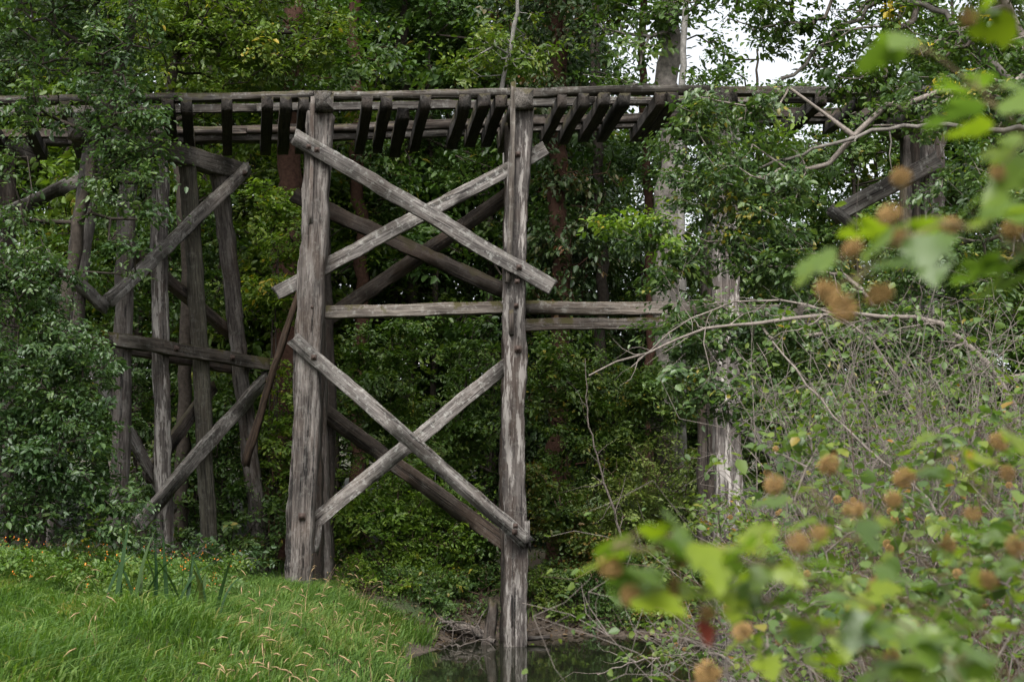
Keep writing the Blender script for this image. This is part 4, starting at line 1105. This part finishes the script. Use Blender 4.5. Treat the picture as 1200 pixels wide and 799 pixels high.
# ------------------------------------------------------------------ out-of-focus shrub with seed heads, close to the camera
def lobed_leaf(seed):
    rg = np.random.default_rng(seed)
    out = [(0.0, 0.0)]
    half = [(0.15, -0.03), (0.33, 0.07), (0.46, 0.27), (0.36, 0.33), (0.29, 0.40), (0.36, 0.60), (0.24, 0.62), (0.20, 0.80), (0.09, 0.90)]
    L = [(x * rg.uniform(0.9, 1.1), y * rg.uniform(0.95, 1.05)) for x, y in half]
    R = [(-x * rg.uniform(0.9, 1.1), y * rg.uniform(0.95, 1.05)) for x, y in half]
    pts = [(0, 0)] + L + [(0, 1.0)] + R[::-1]
    mid = [(0, 0.3), (0, 0.6)]
    cup = rg.uniform(-0.25, 0.35); dr = rg.uniform(0.05, 0.3)
    z = lambda x, y: cup * x * x * 1.6 - dr * y * y + 0.03 * math.sin(9 * y + x * 5)
    vs = [(x, y, z(x, y)) for x, y in pts] + [(x, y, z(x, y) - 0.02) for x, y in mid]
    n = len(pts); m0, m1 = n, n + 1
    f3 = []
    for i in range(n):
        j = (i + 1) % n
        c = m0 if (vs[i][1] + vs[j][1]) / 2 < 0.5 else m1
        f3.append((i, j, c))
    f3.append((m0, 5, m1)); f3.append((m0, m1, n - 5))
    return mesh("leaf", np.array(vs), None, f3, mat=M["leaf_near"], smooth=True, attr=np.full(len(f3), rg.uniform(0.1, 0.95)))
LEAVES = [lobed_leaf(200 + i) for i in range(9)]
RUST = lobed_leaf(231); RUST.materials.clear(); RUST.materials.append(simple_mat("rust_red_leaf", (0.20, 0.03, 0.015), 0.6, 60, 0.3))
def seed_head(seed):
    rg = np.random.default_rng(seed)
    n = 110
    u = nrm(rg.normal(0, 1, (n, 3)) + np.array([0, 0, 0.35]))
    c = u * 0.72
    tip = nrm(u + rg.normal(0, 0.25, (n, 3)))
    A, B = tubes(c, c + tip * 0.16, np.full(n, 0.05), np.full(n, 0.12), 4), tubes(c + tip * 0.16, c + tip * 0.34, np.full(n, 0.12), np.full(n, 0.015), 4)
    st = tubes(np.repeat([[0, 0, -0.9]], n, 0), c, np.full(n, 0.018), np.full(n, 0.018), 3)
    v, q = merge([A, B, st])
    return mesh("seed_head", v, q, mat=M["seed"])
HEADS = [seed_head(300 + i) for i in range(3)]
def near_shrub(label, stems, seed, leaf_len, head_r, leaf_px, heads, root_px, root_d, leaf_every=0.05, side=0.03):
    """stems: polylines in world space; leaves sit along them on short stalks"""
    rg = np.random.default_rng(seed)
    base = gbase(root_px, root_d, 0.0)
    e = empty("seeding_shrub", base, label, "shrub")
    parts = []
    spots = []
    for st, leafy_from in stems:
        pp = smooth_path(st, 40)
        parts.append(tube_path(pp - base, np.linspace(0.0034, 0.0013, 40), 6, 0.05, rg))
        L = np.concatenate([[0], np.cumsum(np.linalg.norm(np.diff(pp, axis=0), axis=1))])
        s = leafy_from * L[-1]
        while s < L[-1]:
            c = np.array([np.interp(s, L, pp[:, k]) for k in range(3)])
            spots.append(c)
            s += leaf_every * rg.uniform(0.6, 1.4)
    A, B = [], []
    for c in spots:
        for _ in range(leaf_px):
            ang = rg.uniform(0, 6.28)
            out = np.array([math.cos(ang), math.sin(ang), rg.uniform(-0.2, 0.7)]); out = out / np.linalg.norm(out)
            p = c + out * side * rg.uniform(0.6, 1.6)
            A.append(c - base); B.append(p - base)
            lf = link("leaf", LEAVES[rg.integers(0, len(LEAVES))], e, p - base)
            tip = Vector((math.cos(ang) + rg.normal(0, 0.3), math.sin(ang) + rg.normal(0, 0.3), rg.normal(-0.25, 0.4))).normalized()
            nor = Vector((rg.normal(0, 0.5), rg.normal(-0.25, 0.5), 1)).normalized()
            x = tip.cross(nor).normalized(); z = x.cross(tip)
            lf.rotation_euler = Matrix(((x.x, tip.x, z.x), (x.y, tip.y, z.y), (x.z, tip.z, z.z))).to_euler()
            s = leaf_len * rg.uniform(0.65, 1.25); lf.scale = (s, s, s)
    for (hp, near) in heads:
        i = int(np.argmin([np.linalg.norm(c - hp) for c in spots]))
        c = spots[i]
        A.append(c - base); B.append(hp - base)
        h = link("seed_head", HEADS[rg.integers(0, 3)], e, hp - base)
        dv = Vector([float(k) for k in (hp - c)])
        h.rotation_euler = (dv.to_track_quat('Z', 'Y')).to_euler() if dv.length > 1e-4 else (0, 0, 0)
        s = head_r * rg.uniform(0.7, 1.12); h.scale = (s * rg.uniform(0.85, 1.1), s * rg.uniform(0.85, 1.1), s * rg.uniform(0.7, 1.0))
    parts.append(tubes(np.array(A), np.array(B), np.full(len(A), 0.0011), np.full(len(A), 0.0009), 4))
    v, q = merge(parts)
    link("stems", mesh("stems", v, q, mat=M["stem_red"], smooth=True), e)
    return e
r_ = lambda d: gbase(1500, d, 0)
near_shrub("blurred shrub close by at the upper right, with tan seed heads and lobed leaves",
    [([gbase(1460, 1.5, 0), P(1420, 500, 1.45), P(1280, 250, 1.4), P(1180, 120, 1.38), P(1090, 60, 1.36)], 0.62),
     ([gbase(1470, 1.45, 0), P(1400, 560, 1.42), P(1260, 330, 1.38), P(1130, 230, 1.36), P(1050, 260, 1.35), P(1000, 330, 1.34)], 0.60),
     ([gbase(1480, 1.5, 0), P(1440, 400, 1.5), P(1330, 150, 1.5), P(1220, 20, 1.5), P(1120, -30, 1.48)], 0.62)],
    401, 0.055, 0.0135, 3, [(P(1056, 208, 1.36), 0), (P(1170, 203, 1.38), 0), (P(1000, 291, 1.34), 0), (P(1042, 252, 1.33), 0), (P(1050, 278, 1.36), 0), (P(1114, 265, 1.38), 0),
        (P(970, 341, 1.35), 0), (P(988, 360, 1.32), 0), (P(1030, 345, 1.34), 0), (P(1186, 270, 1.38), 0), (P(1135, 20, 1.46), 0)], 1470, 1.5, 0.042)
near_shrub("blurred arm of lobed leaves and tan seed heads reaching left over the creek",
    [([gbase(1250, 1.55, 0), P(1150, 790, 1.5), P(1000, 690, 1.45), P(880, 650, 1.42), P(790, 645, 1.4), P(715, 640, 1.4)], 0.62),
     ([gbase(1240, 1.6, 0), P(1120, 830, 1.55), P(980, 740, 1.5), P(880, 690, 1.46), P(800, 690, 1.44), P(730, 690, 1.42)], 0.66)],
    402, 0.050, 0.013, 3, [(P(715, 664, 1.4), 0), (P(797, 656, 1.42), 0), (P(740, 698, 1.41), 0), (P(846, 650, 1.42), 0), (P(792, 690, 1.43), 0), (P(830, 718, 1.44), 0), (P(935, 636, 1.44), 0), (P(960, 625, 1.46), 0)], 1245, 1.58, 0.045)
rr = np.random.default_rng(5)
def many(stem_list):
    return stem_list
st3, hd3 = [], []
for (x0, y0, x1, y1, d) in [(1200, 900, 930, 560, 1.9), (1260, 880, 1010, 590, 2.0), (1300, 800, 1100, 520, 2.0), (1330, 760, 1180, 500, 1.9), (1180, 930, 950, 720, 1.9), (1240, 960, 1060, 700, 2.1), (1280, 940, 1160, 640, 2.1), (1120, 960, 880, 760, 2.0)]:
    st3.append(([gbase(1250 + rr.uniform(-40, 60), d + 0.1, 0), P((x0 + x1) / 2 + 60, (y0 + y1) / 2 + 60, d), P(x1 + 40, y1 + 25, d - 0.03), P(x1, y1, d - 0.05)], 0.35))
for (hx, hy) in [(908, 568), (972, 545), (1000, 597), (1046, 585), (1140, 602), (1172, 518), (1180, 555), (1157, 680), (1028, 688), (1110, 640), (1030, 738), (1045, 770), (870, 740), (830, 790), (1060, 560), (1190, 640)]:
    hd3.append((P(hx, hy, 1.9 + rr.uniform(-0.05, 0.1)), 0))
near_shrub("blurred shrub filling the lower right corner, with many tan seed heads", st3, 403, 0.046, 0.0165, 3, hd3, 1260, 2.0, 0.075, 0.05)
# a single rust-red leaf on the arm's stem
_arm = [o for o in col.objects if o.name == "seeding_shrub.001"][0]
_rl = link("leaf", RUST, _arm, P(826, 728, 1.45) - np.array(_arm.location))
_rl.rotation_euler = (math.radians(-110), math.radians(15), math.radians(25)); _rl.scale = (0.028,) * 3
_rl["label"] = "rust-red withered leaf"
# farther plants of the same kind, sharper and smaller in view
def far_shrub(label, seed, px, d, blobs, n):
    rg = np.random.default_rng(seed)
    e = shrub(label, px, d, blobs, n, 4, 0.042, "leaf_shrub", "twig", seed, spread=0.07, name="seeding_shrub", leaf_kw=dict(width=0.85), sr=0.007, twig=0.0013)
    t = blob_points(blobs, max(14, n // 14), np.random.default_rng(seed + 5))
    base = np.array(e.location)
    for p in t:
        o = link("seed_head", HEADS[rg.integers(0, 3)], e, p - base); s = 0.016 * rg.uniform(0.8, 1.2); o.scale = (s, s, s)
    return e
far_shrub("small seeding shrub in front of the right post", 411, 850, 10.5, [px_blob(850, 600, 10.5, 45, 35, 0.35), px_blob(900, 640, 10.3, 50, 40, 0.35), px_blob(800, 740, 10.3, 40, 30, 0.3)], 260)
far_shrub("seeding shrub in the middle of the thicket", 412, 1000, 6.0, [px_blob(960, 560, 6, 70, 50, 0.3), px_blob(1050, 600, 6, 90, 70, 0.35), px_blob(980, 690, 5.8, 100, 60, 0.35), px_blob(1130, 560, 6, 70, 90, 0.35)], 230)
far_shrub("low seeding shrub along the bottom of the thicket", 413, 1030, 4.2, [px_blob(930, 740, 4.2, 80, 50, 0.25), px_blob(1050, 730, 4.2, 90, 60, 0.25), px_blob(1150, 690, 4.2, 70, 80, 0.25)], 170)

# fallen leaves on the far mud and the shallow edges
rg = np.random.default_rng(95)
lx = rg.uniform(-4.5, 5.5, 9000); ly = rg.uniform(24.5, 31.5, 9000); ls = shore(lx, ly)
ok = (ls > 0.03) & (ls < 3.5)
lx, ly = lx[ok], ly[ok]
M["litter"] = leaf_mat("dead_leaf", [(0.0, (0.03, 0.02, 0.013)), (0.6, (0.095, 0.062, 0.036)), (1.0, (0.19, 0.14, 0.08))], trans=0.1, rough=0.7, spec=0.2)
n = len(lx)
lv, lq = leaf_arrays(np.stack([lx, ly, ground(lx, ly) + 0.015], -1), np.concatenate([rg.normal(0, 1, (n, 2)), rg.normal(0.1, 0.25, (n, 1))], 1), np.array([0, 0, 1.0]) + rg.normal(0, 0.35, (n, 3)), rg.uniform(0.05, 0.13, n), 0.6)
tag(link("leaf_litter", mesh("leaf_litter", lv, lq, mat=M["litter"], attr=np.repeat(rg.uniform(0, 1, n), 2))), "brown fallen leaves strewn over the muddy far bank", "leaves", kind="stuff")
